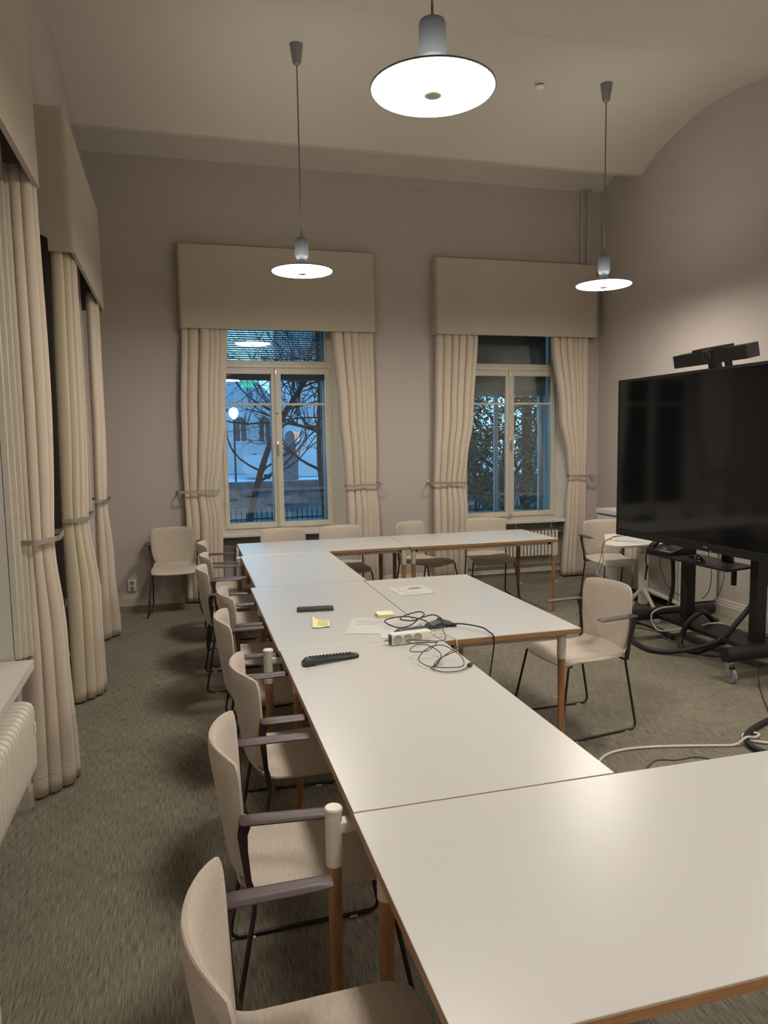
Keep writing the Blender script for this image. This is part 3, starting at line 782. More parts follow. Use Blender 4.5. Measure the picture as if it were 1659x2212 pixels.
t = thing('sticky_note', 'curled yellow sticky note with handwriting', 'sticky note', (.675,3.845,Z), R(-10))
b = MB(); b.sheet(lambda u, v: (u*.046, v*.075+.01*u, .003+.020*max(0,-u-.1)**2*(.3+.7*max(0,v))*1.2+.012*max(0,v)**2*max(0,-u)+.006*max(0,-v-.3)*max(0,u)), 12, 12, .0005)
b.build('sheet', M['yellow'], t, smooth=60)
b = MB()
for k in range(6):
    y = .045-k*.017
    pts = [Vector((-.020+.055*i/12, y+.0025*math.sin(i*2.3+k*1.7), .0056+.003*max(0,y/.05)*.5)) for i in range(13)]
    b.tube(pts, .0006, 4)
b.build('handwriting', M['ink'], t)
t = thing('sticky_note_pad', 'thick pale yellow pad of sticky notes above the printed sheet', 'sticky notes', (1.055,3.915,Z), R(-3))
MB().box((-.048,-.045,0), (.048,.045,.018), .001).build('pad', M['yellowe'], t)
MB().box((-.048,-.045,.018), (.048,.045,.0195)).build('top_sheet', M['yellowp'], t)
# slim remote
t = thing('remote_control', 'slim dark bar-shaped remote lying farthest back on the table', 'remote control', (.70,4.175,Z), R(-7))
MB().box((-.108,-.022,0), (.108,.022,.024), .006).build('body', M['dgrey'], t, smooth=50)
b = MB().box((-.098,-.017,.0235), (.098,.017,.0255), .001).build('button_panel', M['blackp'], t)
bb = None
for k in range(7):
    if bb is None: bb = MB().box((-.004,-.004,.025), (.004,.004,.0275), .001).build('button', M['gcable'], t); bb.location = (-.06,0,0)
    else:
        q = bb.copy(); C.objects.link(q); q.parent = t; q.location = (-.06+k*.02,0,0)
# big remote
t = thing('remote_control', 'long black television remote full of buttons, nearest on the table', 'remote control', (.598,3.175,Z), R(14))
rings = []
for i in range(15):
    f = i/14; x = -.135+.27*f
    w = .0285-.004*f; w *= 1 if 0 < i < 14 else .75
    if i == 1: w *= .96
    h = .034*(1-f)+.017*f; lo = .004+.006*math.sin(PI*min(1, f*1.3)); lo = lo if .15 < f < .9 else .001
    if i == 0: h *= .6
    rings.append([(x,-w,lo+.003),(x,-w*.8,lo),(x,w*.8,lo),(x,w,lo+.003),(x,w,h*.75),(x,w*.8,h),(x,-w*.8,h),(x,-w,h*.75)])
MB().ring_sweep(rings).build('body', M['remote'], t, smooth=40)
proto = None; idx = 0
for i in range(13):
    for j in range(3):
        x = -.095+i*.0165; zz = .034*(1-(x+.135)/.27)+.017*((x+.135)/.27)
        if proto is None:
            proto = MB().box((-.0045,-.0045,-.001), (.0045,.0045,.0045), .0015).build('button', M['button'], t); q = proto
        else:
            q = proto.copy(); C.objects.link(q); q.parent = t
        q.location = (x, (j-1)*.0155, zz); q.rotation_euler = (0,R(3.6),0)
# power strip
t = thing('power_strip', 'white three-socket power strip standing on its side on the table', 'power strip', (1.030,3.350,Z), R(6))
MB().box((-.105,-.022,0), (.105,.026,.058), .008, seg=3).build('body', M['white'], t, smooth=40)
for k in (-1,0,1):
    x = -.022+k*.052
    s = MB().lathe([(.0235,.0),(.0235,-.003),(.0205,-.003),(.0200,.0015),(.0,.0015)], (x,-.0225,.029), 26, axis='y').build('socket', M['sshade'], t, smooth=30)
    b = MB()
    b.tube([(x-.0075,-.0195,.029),(x-.0075,-.0220,.029)], .0028, 10); b.tube([(x+.0075,-.0195,.029),(x+.0075,-.0220,.029)], .0028, 10); b.build('pin_hole', M['button'], s)
    b = MB(); b.box((x-.003,-.0245,.044), (x+.003,-.020,.050), .001); b.box((x-.003,-.0245,.008), (x+.003,-.020,.014), .001)
    b.build('earth_clip', M['brass'], s)
b = MB(); b.tube([(-.105,0,.03),(-.13,.0,.028)], .003, 8); b.tube([(-.105,.012,.022),(-.135,.014,.02)], .003, 8); b.build('plug_pin', M['brass'], t, smooth=40)
MB().box((-.109,-.016,.008), (-.103,.020,.05), .003).build('end_cap', M['blackp'], t)
# its white cable, going off over the seam to the jutting table edge
o = MB().tube([(1.137,3.362,.768),(1.19,3.40,.765),(1.235,3.40,.752),(1.255,3.345,.750),(1.262,3.318,.735),(1.264,3.312,.62),(1.255,3.32,.35),(1.26,3.33,.05),(1.38,3.1,.008),(1.45,2.5,.008),(1.6,1.9,.008)], .0035, 8, smooth=6).build('power_cable', M['wcable'], smooth=50)
tag(o, 'thin white cable running from the power strip over the edge of the jutting table', 'cable')
# laptop charger and its thick cable
t = thing('laptop_charger', 'black laptop power brick right behind the white power strip', 'charger', (1.095,3.500,Z), R(6))
MB().box((-.085,-.028,.0), (.075,.028,.032), .006).build('brick', M['dgrey'], t, smooth=40)
MB().box((-.105,-.012,.008), (-.083,.012,.026), .003).build('socket_end', M['blackp'], t)
# flat printed seam shadow is real gap; coiled black cables
o = MB().tube([(1.185,3.548,0.755),(1.232,3.535,0.756),(1.280,3.561,0.758),(1.293,3.620,0.775),(1.262,3.671,0.788),(1.194,3.663,0.781),(1.125,3.612,0.781),(1.073,3.663,0.781),(1.125,3.740,0.781),(1.211,3.765,0.788),(1.228,3.723,0.781),(1.176,3.663,0.775),(1.108,3.595,0.762),(1.039,3.595,0.755),(.985,3.66,.775),(1.039,3.714,0.778),(1.125,3.706,0.781),(1.194,3.620,0.775),(1.207,3.552,0.762),(1.220,3.510,0.753)], .0034, 8, smooth=7).build('charger_cable', M['cable'], smooth=50)
tag(o, 'thick black cable looped in a tangle above the laptop charger', 'cable')
pts = [(1.225,3.50,.758),(1.215,3.44,.790),(1.205,3.36,.79),(1.19,3.28,.765),(1.135,3.255,.765),(1.05,3.265,.775),(.985,3.245,.785),(.99,3.205,.78),(1.05,3.215,.775),(1.10,3.17,.785),(1.09,3.12,.80),(1.03,3.085,.775),(.955,3.10,.775),(.99,3.14,.79),(1.05,3.135,.785),(1.085,3.06,.765),(1.04,2.965,.752),(.995,2.93,.749),(.96,3.0,.765),(1.03,3.075,.79),(1.10,3.06,.80),(1.145,2.96,.775),(1.13,2.895,.752),(1.06,2.90,.749),(1.01,2.93,.752),(1.05,2.97,.770),(1.16,3.01,.79),(1.175,3.03,.792),(1.165,3.045,.79),(1.08,3.0,.77),(1.02,2.945,.752),(.99,2.915,.748),(1.02,2.86,.747),(1.08,2.845,.747),(1.13,2.865,.748),(1.155,2.895,.749)]
t = thing('usb_cable', 'thin black cable in loose coils on the table ending in a plug', 'cable', (1.06,3.0,TH))
MB().tube([Vector(p)-Vector((1.06,3.0,TH)) for p in pts], .0021, 8, smooth=7).build('cable', M['cable'], t, smooth=50)
MB().box((-.018,-.009,0), (.018,.009,.013), .003, rot=Matrix.Rotation(R(50),4,'Z')).build('plug', M['blackp'], t)
t.children[1].location = (.108,-.09,.001)
# folded slate puck / hub
t = thing('conference_hub', 'folded slate-grey tabletop device with a black cable, on the jutting table', 'hub', (1.275,3.61,Z), R(4)); t.scale = (.72,.85,.75)
b = MB(); b.prism([(-.105,.002),(-.095,.0),(-.03,0),(.02,.036),(.022,.042),(-.02,.034),(-.09,.016)], -.045, .04, axis='y')
b.build('left_wing', M['dgrey'], t)
b = MB(); rings = [[(.0,-.05,.030),(.11,-.055,.0),(.115,-.05,.016),(.01,-.04,.048)], [(.0,.055,.030),(.10,.045,.0),(.105,.045,.018),(.01,.05,.048)]]
b.ring_sweep(rings); b.build('right_wing', M['dgrey'], t)
b = MB(); b.prism([(-.07,-.055),(.03,-.05),(.0,.045),(-.085,.03)], 0, .022); b.build('base', M['dgrey'], t)
o = MB().tube([(1.31,3.58,.752),(1.37,3.54,.762),(1.44,3.43,.765),(1.455,3.36,.756),(1.462,3.325,.745),(1.462,3.318,.69),(1.43,3.31,.5),(1.40,3.30,.30),(1.38,3.27,.10),(1.44,3.05,.012),(1.55,2.4,.008),(1.7,1.9,.008)], .004, 8, smooth=6).build('hub_cable', M['cable'], smooth=50)
tag(o, 'black cable hanging over the edge of the jutting table to the floor', 'cable')

# ------------------------------------------------------------------ television on its trolley
tv = thing('television', 'huge black television screen, switched off', 'television', (3.75,4.62,.865), R(2.8))
# local: screen faces -X, width along Y
W, H = 2.14, 1.36
b = MB(); b.box((0,-W/2,0), (.075,W/2,H), .008); b.build('housing', M['blackp'], tv)
b = MB(); f = .022
b.box((-.008,-W/2,0), (.004,W/2,.062), .002); b.box((-.008,-W/2,H-f), (.004,W/2,H), .002)
b.box((-.008,-W/2,0), (.004,-W/2+f,H), .002); b.box((-.008,W/2-f,0), (.004,W/2,H), .002)
b.build('bezel', M['black'], tv)
MB().box((-.004,-W/2+f,.062), (.001,W/2-f,H-f)).build('screen', M['screen'], tv)
b = MB()
for k in range(6): b.box((-.0095,-.012-k*.008,.028), (-.008,-.007-k*.008,.036))
b.build('logo', M['tag'], tv)
MB().box((-.010,-.09,.008), (-.007,-.075,.014)).build('status_light', M['red'], tv)
MB().box((.075,-.35,.3), (.14,.35,1.0), .01).build('mount_plate', M['black'], tv)

st = thing('television_trolley', 'black wheeled trolley holding up the television', 'stand', (4.05,4.775,0))
for s in (-1, 1):
    c = MB().box((-.045,s*.39-.04,.18), (.045,s*.39+.04,1.55), .006).build('column', M['black'], st)
    b = MB(); b.tube([(-.46,s*.60,.200),(.42,s*.60,.200)], .052, 24); ft = b.build('foot_tube', M['black'], st, smooth=40)
    for cx in (-.42,.38):
        b = MB(); b.lathe([(.020,-.013),(.050,-.013),(.055,-.008),(.055,.008),(.050,.013),(.020,.013)], (cx,s*.60-.02,.055), 28, axis='x')
        b.build('caster_wheel', M['tyre'], ft, smooth=30)
        b = MB(); b.box((cx-.024,s*.60-.026,.125), (cx+.024,s*.60+.026,.15), .005)
        for e in (-1,1): b.box((cx+e*.019-.0022,s*.60-.035,.045), (cx+e*.019+.0022,s*.60+.015,.13), .001)
        b.lathe([(.010,-.022),(.012,-.020),(.012,.020),(.010,.022)], (cx,s*.60-.02,.055), 14, axis='x')
        b.build('caster_fork', M['chrome'], ft, smooth=30)
        MB().box((cx-.03,s*.60-.05,.105), (cx+.01,s*.60-.03,.125), .004).build('brake_lever', M['black'], ft)
MB().box((-.17,-.56,.165), (.13,.56,.20), .004).build('base_plate', M['black'], st)
b = MB(); b.prism([(-.30,.55),(-.17,.60),(.05,.60),(.05,-.30),(-.265,-.37)], .735, .75); b.build('shelf', M['black'], st)
MB().box((-.02,-.10,.75), (.03,-.02,1.1), .004).build('upright', M['black'], st)
MB().box((-.10,-.25,.60), (-.07,-.22,.735), .004).build('shelf_bracket', M['black'], st)
MB().box((.035,-.45,1.05), (.06,.45,1.18), .004).build('cross_bar', M['black'], st)
MB().box((-.10,-.43,1.40), (.05,.43,1.48), .004).build('cross_bar', M['black'], st)

# video bar on top
t = thing('video_bar', 'black video conference bar with a camera eye on top of the television', 'video camera', (3.765,4.575,2.243), rot=(0,R(-12),R(2.8)))
rt = Matrix.Rotation(R(8),4,'Y')
MB().box((-.05,-.365,.02), (.06,.365,.118), .004, rot=None).build('body', M['blackp'], t)
MB().box((-.052,-.15,.112), (.06,.15,.136), .004).build('camera_hump', M['blackp'], t)
b = MB(); b.lathe([(.036,.0),(.036,-.006),(.030,-.010),(.001,-.010)], (-.050,.0,.075), 28, axis='x'); l = b.build('lens', M['lens'], t, smooth=30)
b = MB(); b.lathe([(.034,-.009),(.038,-.012),(.040,-.008),(.038,-.002)], (-.050,0,.075), 28, axis='x', caps=False); b.build('lens_ring', M['gcable'], l, smooth=30)
MB().box((-.054,-.05,.118), (-.0515,.05,.123)).build('status_light', mat('dim_red', (.25,.05,.03), .4, emit=(.8,.15,.08), es=.15), t)
b = MB()
for y in (-.03,-.13,.03): b.box((-.02,y-.012,-.018), (.03,y+.012,.022), .002)
b.build('mount_foot', M['blackp'], t)

# phone, mouse, puck on the trolley shelf
t = thing('desk_phone', 'black office desk phone with handset, on the trolley shelf', 'telephone', (3.90,5.225,.751), R(8)); t.scale = (1.12,1.12,1.12)
b = MB(); b.prism([(-.10,0),(.10,0),(.10,.055),(.06,.06),(-.10,.018)], -.115, .115, axis='y')
b.build('body', M['blackp'], t)
b = MB(); rings = []
for i in range(11):
    f = i/10; x = -.095+.19*f; zc = .040+.045*f+.030*math.sin(PI*f); wz = .013 if .2 < f < .8 else .022
    rings.append([(x,.065,zc-wz),(x,.112,zc-wz),(x,.112,zc+.012),(x,.065,zc+.012)])
b.ring_sweep(rings); b.build('handset', M['dgrey'], t, smooth=40)
kp = None
for i in range(4):
    for j in range(5):
        x = -.075+i*.026; z = .018+.042*(x+.10)/.16+.002
        if kp is None: kp = MB().box((-.006,-.005,-.001), (.006,.005,.005), .001).build('key', M['tag'], t); q = kp
        else: q = kp.copy(); C.objects.link(q); q.parent = t
        q.location = (x, -.06+j*.024, z)
MB().box((-.055,-.012,.033), (-.035,.010,.040), .001).build('red_key', M['red'], t)
MB().box((-.09,-.105,.024), (-.075,.0,.028)).build('label_strip', M['paper'], t)
MB().box((.045,-.10,.060), (.085,-.02,.066)).build('name_card', M['paper'], t)
o = MB().tube([(3.83,5.345,.80),(3.80,5.38,.77),(3.79,5.385,.66),(3.80,5.37,.62),(3.81,5.40,.57),(3.79,5.385,.50),(3.78,5.37,.55),(3.80,5.39,.62)], .0065, 8, smooth=6).build('handset_cord', M['cable'], smooth=50)
tag(o, 'black handset cord dangling from the desk phone', 'cord')
t = thing('computer_mouse', 'shiny black computer mouse on the trolley shelf', 'mouse', (3.86,4.80,.751), R(60)); t.scale = (1.4,1.4,1.4)
b = MB(); rings = []
for i in range(9):
    f = i/8; x = -.06+.12*f; w = .033*math.sin(PI*(.06+.88*f))**.5; h = .036*math.sin(PI*(.08+.84*f))**.6
    rings.append([(x+0, w*math.cos(a), max(0, h*math.sin(a))) for a in [PI*k/10 for k in range(11)]])
b.ring_sweep(rings); b.build('shell', mat('gloss_black', (.01,.01,.01), .12), t, smooth=60)
MB().box((.02,-.003,.030), (.045,.003,.036), .001).build('scroll_wheel', M['gcable'], t)
t = thing('adapter', 'small black adapter lying between the phone and the mouse', 'adapter', (3.93,4.96,.751), R(20))
MB().box((-.04,-.02,0), (.04,.02,.022), .005).build('case', M['blackp'], t)
MB().lathe([(.003,0),(.003,-.002)], (-.041,0,.012), 8, axis='x').build('indicator', M['tag'], t)

# ------------------------------------------------------------------ white sit-stand desk behind the screen
t = thing('sit_stand_desk', 'small white single-column desk beside the television', 'desk', (4.22,6.03,0))
b = MB(); b.prism([(-.48,-.10),(-.44,-.22),(-.34,-.25),(.35,-.25),(.38,-.22),(.38,.50),(.35,.53),(-.06,.53),(-.12,.50)], .715, .738)
o = b.build('desk_top', M['white'], t); md = o.modifiers.new('b','BEVEL'); md.width = .005; md.segments = 3
MB().box((-.13,-.12,.69), (.13,.12,.714), .004).build('top_bracket', M['black'], t)
MB().tube([(0,0,.55),(0,0,.70)], .024, 20).build('inner_column', M['silver'], t, smooth=40)
MB().box((-.036,-.036,.12), (.036,.036,.62), .010).build('column', M['white'], t, smooth=40)
for k, a in enumerate((200, 260, 340, 70)):
    d = Vector((math.cos(R(a)), math.sin(R(a)), 0))
    L_ = .40 if k != 1 else .30
    l = MB().tube([d*.02+Vector((0,0,.27)), d*L_+Vector((0,0,.085))], .017, 8, flat=(1,1.2)).build('leg', M['white'], t, smooth=30)
    e = d*L_
    b = MB(); b.lathe([(.008,-.010),(.028,-.010),(.030,0),(.028,.010),(.008,.010)], (e.x,e.y,.031), 20, axis='y'); b.tube([(e.x,e.y,.06),(e.x,e.y,.09)], .008, 8)
    b.build('caster', M['white'], l, smooth=30)
t = thing('paper_stack', 'loose white papers spread on the small white desk', 'papers', (4.15,6.02,.739), R(-20))
for k, (dx, dy, a) in enumerate(((0,0,0),(.12,-.09,14),(-.10,.12,-9))):
    o = MB().box((-.105,-.149,.0005+.0012*k), (.105,.149,.0012+.0012*k), rot=Matrix.Rotation(R(a),4,'Z')).build('sheet', M['paper'], t); o.location = (dx,dy,0)
o = MB().box((3.95,6.15,.7425), (4.02,6.22,.744), rot=Matrix.Rotation(R(15),4,'Z')).build('sticky_note', M['yellow']); tag(o, 'small yellow sticky note on the white desk', 'sticky note')
o = MB().tube([(4.28,6.38,.745),(4.12,6.32,.752),(3.98,6.22,.748),(3.86,6.10,.748),(3.80,6.05,.745),(3.775,6.03,.70),(3.76,6.05,.58),(3.74,6.06,.50),(3.80,6.08,.42),(3.88,6.08,.36),(3.92,6.10,.2),(3.95,6.1,.02)], .0026, 6, smooth=6).build('desk_cable', M['cable'], smooth=50)
tag(o, 'thin dark cable draped over the left edge of the white desk', 'cable')
o = MB().tube([(4.25,6.30,.745),(4.08,6.28,.75),(3.92,6.16,.748),(3.82,6.07,.745),(3.78,6.05,.68),(3.79,6.05,.57),(3.765,6.06,.47),(3.72,6.10,.30),(3.66,6.15,.12),(3.6,6.2,.01)], .0026, 6, smooth=6).build('desk_cable', M['cable'], smooth=50)
tag(o, 'second thin dark cable hanging from the white desk, falling leftward', 'cable')

# white cabinets along the right wall
def cabinet(label, y0, y1, z1, shelf=False):
    t = thing('storage_cabinet', label, 'cabinet', (4.76,(y0+y1)/2,0), group='white cabinets on casters')
    h = (y1-y0)/2; zb = .115
    MB().box((-.215,-h,zb), (.225,h,z1-.052), .002).build('body', M['whitec'], t)
    d = MB().box((-.235,-h+.018,zb+.02), (-.216,h-.018,z1-.07), .002).build('door', M['whitec'], t)
    MB().box((-.232,-h+.02,z1-.068), (-.217,h-.02,z1-.05), .001).build('grip_slot', M['gcable'], t)
    MB().box((-.24,-h-.002,z1-.05), (.228,h+.002,z1), .002).build('top_board', M['whitec'], t)
    for sx in (-.17,.18):
        for sy in (-h+.06, h-.06):
            b = MB(); b.lathe([(.01,-.016),(.038,-.016),(.042,-.010),(.042,.010),(.038,.016),(.01,.016)], (sx,sy,.043), 24, axis='y'); b.box((sx-.02,sy-.02,.085), (sx+.02,sy+.02,.114), .003)
            b.build('caster', M['gcable'], t, smooth=30)
    return t
cabinet('far white cabinet on casters, in the right corner behind the desk chair', 6.66, 7.38, .92)
cabinet('near white cabinet on casters, behind the white desk and television columns', 5.935, 6.645, .74)

# ------------------------------------------------------------------ cables round the trolley
def cable(label, pts, r, m='cable', name='cable', k=7):
    o = MB().tube(pts, r, 10, smooth=k).build(name, M[m], smooth=50); tag(o, label, 'cable'); return o
cable('thick black cable hose sagging on the floor in front of the trolley', [(4.17,4.36,.95),(4.15,4.40,.68),(4.08,4.46,.48),(3.98,4.50,.33),(3.90,4.56,.19),(3.80,4.68,.10),(3.68,4.82,.035),(3.55,4.95,.022),(3.55,5.15,.022),(3.62,5.36,.022),(3.70,5.55,.03),(3.80,5.66,.06),(3.92,5.62,.05),(3.98,5.42,.03),(3.94,5.2,.025)], .020)
cable('black cable hose looping up over the trolley base plate', [(4.25,5.05,.185),(4.15,4.98,.22),(4.02,4.92,.30),(3.93,4.86,.32),(3.86,4.90,.24),(3.83,4.94,.12),(3.80,4.90,.03),(3.86,4.78,.03),(3.96,4.66,.12),(4.10,4.52,.19),(4.30,4.40,.19),(4.42,4.2,.1),(4.5,4.0,.02)], .022)
cable('black cable hose hanging straight down beside the white desk column', [(4.02,5.34,.735),(4.03,5.34,.6),(4.05,5.36,.45),(4.04,5.38,.30),(4.0,5.40,.18),(3.98,5.36,.165),(4.03,5.2,.175)], .017)
cable('thin white cable curving out in front of the trolley base', [(4.50,5.80,.03),(4.36,5.52,.18),(4.20,5.29,.28),(4.04,5.27,.275),(3.88,5.27,.270),(3.80,5.27,.245),(3.775,5.27,.21),(3.78,5.25,.14),(3.80,5.18,.10),(3.85,5.03,.145),(3.97,4.95,.17),(3.99,4.82,.235),(4.06,4.74,.245),(4.15,4.70,.21)], .0065, 'wcable')
cable('thin wavy black wire dropping from the shelf behind the far column', [(4.05,5.28,.735),(4.06,5.24,.6),(4.04,5.20,.45),(4.08,5.22,.38),(4.10,5.16,.34)], .003)
cable('thin black wire from the shelf beside the phone', [(3.98,5.42,.735),(3.96,5.43,.62),(4.0,5.42,.5),(4.02,5.38,.42),(4.12,5.30,.33)], .003)
cable('thin black wire hanging under the shelf in front of the cabinet', [(4.06,4.88,.90),(4.07,4.95,.80),(4.10,4.97,.72),(4.12,4.97,.60),(4.14,5.02,.45),(4.12,5.08,.37)], .003)
cable('grey wire arcing down under the trolley shelf', [(4.08,4.80,.90),(4.12,4.86,.74),(4.15,4.86,.6),(4.16,4.94,.42),(4.15,5.06,.32)], .003, 'gcable')
cable('thin dark wire crossing the trolley foot and carpet to the right', [(3.98,4.55,.18),(3.92,4.40,.10),(3.86,4.28,.19),(3.82,4.20,.215),(3.80,4.11,.15),(3.75,4.02,.012),(3.62,3.85,.006),(3.50,3.68,.006),(3.44,3.58,.006),(3.50,3.40,.006)], .0035)
cable('thick black cable curving across the carpet at the right edge', [(4.93,3.55,.02),(4.4,3.72,.02),(3.95,3.70,.02),(3.60,3.58,.018),(3.36,3.50,.018),(3.17,3.42,.018),(3.04,3.34,.018),(2.97,3.25,.018),(2.955,3.17,.018),(2.98,3.09,.018),(3.05,3.02,.018),(3.2,2.9,.018),(3.3,2.5,.018),(3.2,2.05,.018),(2.9,1.85,.018)], .0175, name='floor_cable')
cable('white cable lying across the carpet in front of the nearest tables', [(1.3,1.85,.008),(1.5,2.2,.008),(1.85,2.9,.008),(1.98,3.18,.008),(2.06,3.30,.008),(2.16,3.375,.008),(2.28,3.40,.008),(2.42,3.39,.008),(2.60,3.35,.008),(2.78,3.30,.008),(2.90,3.27,.01),(2.97,3.265,.046),(3.06,3.30,.02),(3.13,3.345,.012),(3.11,3.385,.010),(3.05,3.375,.010),(3.02,3.345,.010),(3.00,3.32,.010),(3.01,3.30,.010),(3.04,3.275,.010),(3.09,3.24,.010),(3.20,3.21,.008),(3.4,3.2,.008),(3.9,3.3,.008),(4.5,3.2,.008),(4.95,3.25,.02)], .0075, 'wcable', name='floor_cable')
cable('thin dark cable on the carpet just behind the nearest table edge', [(1.9,1.85,.005),(2.05,2.5,.005),(2.18,3.03,.005),(2.24,3.148,.005),(2.29,3.195,.005),(2.38,3.243,.005),(2.47,3.214,.005),(2.56,3.216,.005),(2.61,3.21,.005),(2.66,3.16,.005),(2.76,3.06,.005),(2.85,2.95,.005),(2.9,2.4,.005),(2.7,1.85,.005)], .0045, 'gcable', name='floor_cable')
# blind pull cords dangling from the corner window to the floor
for k, (x, lab) in enumerate(((3.80,'thin clear pull cord coiled on the carpet by the radiator, left one'),(4.28,'thin clear pull cord hanging in front of the radiator, right one'))):
    t = thing('blind_cord', lab, 'cord', (x,8.06,0))
    MB().tube([(.05,.0,.72),(.0,-.02,.45),(.02,-.03,.15),(.0,-.10,.012),(-.10,-.25,.006),(-.02,-.35,.006),(.08,-.22,.006),(-.04,-.12,.006)], .0014, 6, smooth=7).build('cord', M['glide'], t, smooth=50)
    MB().box((-.045,-.27,0), (.0,-.245,.012), .003).build('tassel', M['white'], t)

# ------------------------------------------------------------------ outdoors
o = MB().box((-60,8.9,-1.4), (90,34.3,-1.25)).build('ground', M['lawn']); struct(o)
o = MB().box((-60,-40,-1.4), (-1.7,8.9,-1.25)).build('yard', M['lawn']); struct(o)
o = MB().box((-60,34.3,-1.4), (90,160,-1.25)).build('street', M['snow']); struct(o)
b = MB().box((-60,34,-1.25), (90,34.6,-.12)); wl = b.build('retaining_wall', M['stone']); tag(wl, 'low dark stone wall across the street, seen through the left back window', 'wall')
f = thing('iron_fence', 'dark iron picket fence outside the windows', 'fence', (-2,18,-1.25))
pk = None
for k in range(100):
    if pk is None:
        b = MB(); b.box((-.011,-.011,0), (.011,.011,1.22)); b.tube([(0,0,1.22),(0,0,1.34)], [.02,.002], 6); pk = b.build('picket', M['iron'], f)
    else:
        q = pk.copy(); C.objects.link(q); q.parent = f; q.location = (k*.125,0,0)
for z in (.18,1.08): MB().box((-.1,-.015,z), (12.5,.015,z+.035)).build('rail', M['iron'], f)
def tree(name, label, loc, h, lean, r0, seed, leaves=0, spread=1.0, lsize=.05, depth=5, group='trees outside the windows'):
    rnd = random.Random(seed); t = thing(name, label, 'tree', loc, group=group)
    trunk = [Vector((0,0,-.1))]
    for i in range(1, 8):
        f = i/7; trunk.append(Vector((lean[0]*f*f+.05*rnd.uniform(-1,1), lean[1]*f+.05*rnd.uniform(-1,1), h*f)))
    MB().tube(trunk, [r0, r0*.45], 10, smooth=3).build('trunk', M['bark'], t, smooth=60)
    b = MB(); tips = []
    def branch(p, d, L, r, k):
        pts = [p]; q = p.copy(); dd = d.copy()
        for i in range(5):
            dd = (dd+Vector((rnd.uniform(-.35,.35), rnd.uniform(-.35,.35), rnd.uniform(-.15,.28)))).normalized()
            q = q+dd*L/5; pts.append(q.copy())
        b.tube(pts, [r, r*.4], 4 if k > 1 else 6)
        if k >= depth: tips.extend(pts[2:]); return
        for i in range(3 if k > 0 else 3):
            s = pts[rnd.randint(2, 5)]
            nd = (dd+Vector((rnd.uniform(-1,1), rnd.uniform(-1,1), rnd.uniform(-.6,.8)))*.95).normalized()
            branch(s, nd, L*rnd.uniform(.6,.85), r*.52, k+1)
        tips.extend(pts[3:])
    for i in range(18):
        f = rnd.uniform(.16 if leaves > 9000 else .3,1); p = trunk[0].lerp(trunk[-1], f); p = Vector((lean[0]*f*f, lean[1]*f, h*f))
        a = rnd.uniform(0, 2*PI); branch(p, Vector((math.cos(a), math.sin(a)*.8, rnd.uniform(-.1,.7))).normalized(), spread*rnd.uniform(.8,1.3), r0*.34*(1.1-.5*f), 1)
    b.build('branches', M['bark'], t, fixn=False)
    if leaves:
        b = MB()
        for i in range(leaves):
            p = rnd.choice(tips)+Vector((rnd.gauss(0,.13), rnd.gauss(0,.13), rnd.gauss(0,.13)))
            u = Vector((rnd.uniform(-1,1), rnd.uniform(-1,1), rnd.uniform(-1,1))).normalized(); v = u.orthogonal().normalized(); s = lsize*rnd.uniform(.5,1.2)
            b.bm.faces.new([b.bm.verts.new(p-u*s), b.bm.verts.new(p+v*s*.55), b.bm.verts.new(p+u*s), b.bm.verts.new(p-v*s*.55)])
        b.build('leaves', M['leaf'], t, fixn=False)
    return t
tree('bare_tree', 'bare leaning tree behind the left casement of the open-blind window', (.92,14,-1.25), 5.6, (2.5,.4), .08, 11, leaves=500, spread=1.5, lsize=.035)
tree('bare_tree', 'bare upright tree at the right edge of the open-blind window', (2.68,14.4,-1.25), 5.8, (-.05,.2), .11, 12, leaves=350, spread=1.4, lsize=.03)
tree('leafy_tree', 'brown-green leafy tree filling the corner window', (6.1,13.2,-1.25), 5.2, (.2,.2), .15, 21, leaves=26000, spread=1.6, lsize=.048, depth=4)
tree('leafy_tree', 'second leafy tree just behind the one filling the corner window', (7.6,15.2,-1.25), 5.0, (-.2,.2), .15, 22, leaves=24000, spread=1.7, lsize=.05, depth=4)
# buildings
def facade(name, label, loc, w, d, h, wins, roof, arched=True, lit=()):
    t = thing(name, label, 'building', loc, group='pale buildings across the street')
    MB().box((-w/2,0,0), (w/2,d,h)).build('walls', M['facade'], t)
    if roof == 'gable':
        b = MB(); b.prism([(-w/2-.3,h),(w/2+.3,h),(w/2-2.2,h+2.4),(-w/2+2.2,h+2.4)], 0, d, axis='y'); b.build('roof', M['roofs'], t)
    else:
        b = MB(); b.box((-w/2-.2,-.2,h-.25), (w/2+.2,d,h)); b.build('cornice', M['facade'], t)
    b = MB(); b.box((-w/2,-.1,h*.48), (w/2,0,h*.50)); b.build('string_course', M['facade'], t)
    for k, (x, z, ww, hh) in enumerate(wins):
        P = [(x-ww/2,z),(x+ww/2,z)]
        if arched: P += [(x+ww/2*math.cos(a), z+hh+ww/2*math.sin(a)) for a in [PI*j/8 for j in range(9)]]
        else: P += [(x+ww/2,z+hh),(x-ww/2,z+hh)]
        o = MB().prism(P, -.12, .0, axis='y').build('window', M['warm'] if k in lit else M['facadew'], t)
        b = MB(); b.box((x-.05,-.15,z), (x+.05,-.12,z+hh)); b.box((x-ww/2-.15,-.14,z-.15), (x+ww/2+.15,-.0,z)); b.build('mullion', M['facade'], o)
    return t
facade('church_hall', 'pale building with arched windows behind the left casement', (3.2,68,-1.2), 11, 9, 6.0,
       [(-3.0,3.0,1.0,1.7),(-.6,3.0,1.0,1.7),(1.7,3.0,1.0,1.7),(3.9,3.0,1.0,1.7),(-1.2,.6,.6,1.0),(2.9,.4,.5,1.2)], 'gable')
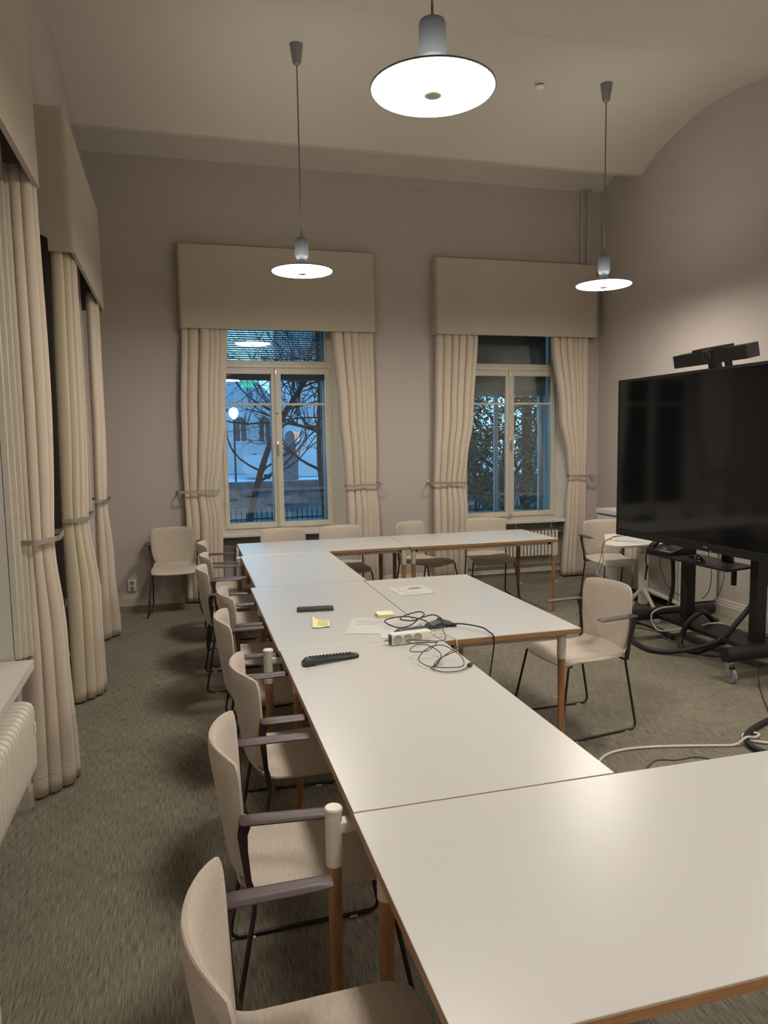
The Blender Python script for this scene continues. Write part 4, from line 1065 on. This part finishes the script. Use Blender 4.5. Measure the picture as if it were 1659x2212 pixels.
facade('corner_building', 'tall pale building with two warm lit windows', (11.9,60,-1.2), 7.2, 9, 17,
       [(-3.05,1.5,.45,.9),(-3.05,2.9,.45,.8),(.6,2,.6,1.6),(.6,6,.6,1.6),(2.4,2,.6,1.6),(2.4,6,.6,1.6),(-3.0,6.8,.6,1.2),(-1.0,10,.6,1.6),(1.8,10,.6,1.6)], 'flat', arched=False, lit=(0,1))
b = MB(); b.box((-1,0,0), (1,2,2.6)); b.prism([(-1.1,2.6),(1.1,2.6),(.75,2.85),(.6,4.6),(.1,5.0),(-.5,4.7),(-.8,2.85)], 0, 2, axis='y')
mo = b.build('stone_tower', M['stone']); mo.location = (7.25,52,-1.2); mo.scale = (.5,.6,.74); tag(mo, 'small dark stone tower standing before the lit windows', 'tower')
o = MB().box((-14,-20,-1.4), (-6,11,40)).build('sky_blocker', M['stone']); tag(o, 'unseen dark block beyond the left-hand windows, added to shut out the sky', 'building')  # unseen block added to keep sky light out of the left windows
# van
t = thing('parked_van', 'pale parked van beyond the low wall', 'van', (5.5,60,-1.25), R(90))
MB().prism([(-1.9,.4),(1.9,.4),(1.9,1.1),(1.5,1.2),(1.1,1.9),(-1.9,1.95)], -.9, .9, axis='y').build('body', mat('van_paint', (.5,.53,.55), .4), t)
MB().box((-1.6,-.93,1.25), (1.0,-.90,1.7), .02).build('side_windows', M['facadew'], t)
for x in (-1.2,1.2): MB().lathe([(.1,-.1),(.32,-.1),(.34,.1),(.1,.1)], (x,-.85,.32), 20, axis='y').build('wheel', M['black'], t, smooth=30)
# street lamp
t = thing('street_lamp', 'bright white street lamp near the left edge of the window', 'street lamp', (2.43,38,-1.25))
MB().tube([(0,0,0),(0,0,4.2)], [.06,.04], 10).build('pole', M['iron'], t, smooth=40)
MB().lathe([(.05,4.15),(.20,4.3),(.24,4.48),(.18,4.66),(.02,4.74)], n=20).build('lamp_globe', M['slamp'], t, smooth=60)

# ------------------------------------------------------------------ world, camera
w = bpy.data.worlds.new('dusk'); bpy.context.scene.world = w; w.use_nodes = True
nt = w.node_tree; bg = nt.nodes['Background']
tc = nt.nodes.new('ShaderNodeTexCoord'); sp = nt.nodes.new('ShaderNodeSeparateXYZ'); rp = nt.nodes.new('ShaderNodeValToRGB')
nt.links.new(tc.outputs['Generated'], sp.inputs[0]); nt.links.new(sp.outputs[2], rp.inputs[0]); nt.links.new(rp.outputs[0], bg.inputs[0])
e = rp.color_ramp.elements
e[0].position = 0; e[0].color = (.21,.44,.62,1); e[1].position = .6; e[1].color = (.10,.26,.55,1)
bg.inputs[1].default_value = 4.2

yaw, pitch, roll, F = 2.64314468e-01, 9.92915643e-02, -1.55494594e-02, 1568.85
f = Vector((math.sin(yaw)*math.cos(pitch), math.cos(yaw)*math.cos(pitch), -math.sin(pitch)))
r = Vector((math.cos(yaw), -math.sin(yaw), 0)); u = r.cross(f)
rr = r*math.cos(roll)+u*math.sin(roll); uu = -r*math.sin(roll)+u*math.cos(roll)
cam = bpy.data.cameras.new('camera'); co = bpy.data.objects.new('camera', cam); C.objects.link(co)
co.matrix_world = Matrix(((rr.x,uu.x,-f.x,0),(rr.y,uu.y,-f.y,0),(rr.z,uu.z,-f.z,1.74),(0,0,0,1)))
cam.sensor_fit = 'VERTICAL'; cam.sensor_height = 24; cam.lens = F/2212*24; cam.clip_start = .02; cam.clip_end = 500
sc = bpy.context.scene; sc.camera = co
sc.view_settings.view_transform = 'Standard'; sc.view_settings.look = 'None'; sc.view_settings.gamma = 1
sc.view_settings.exposure = 0
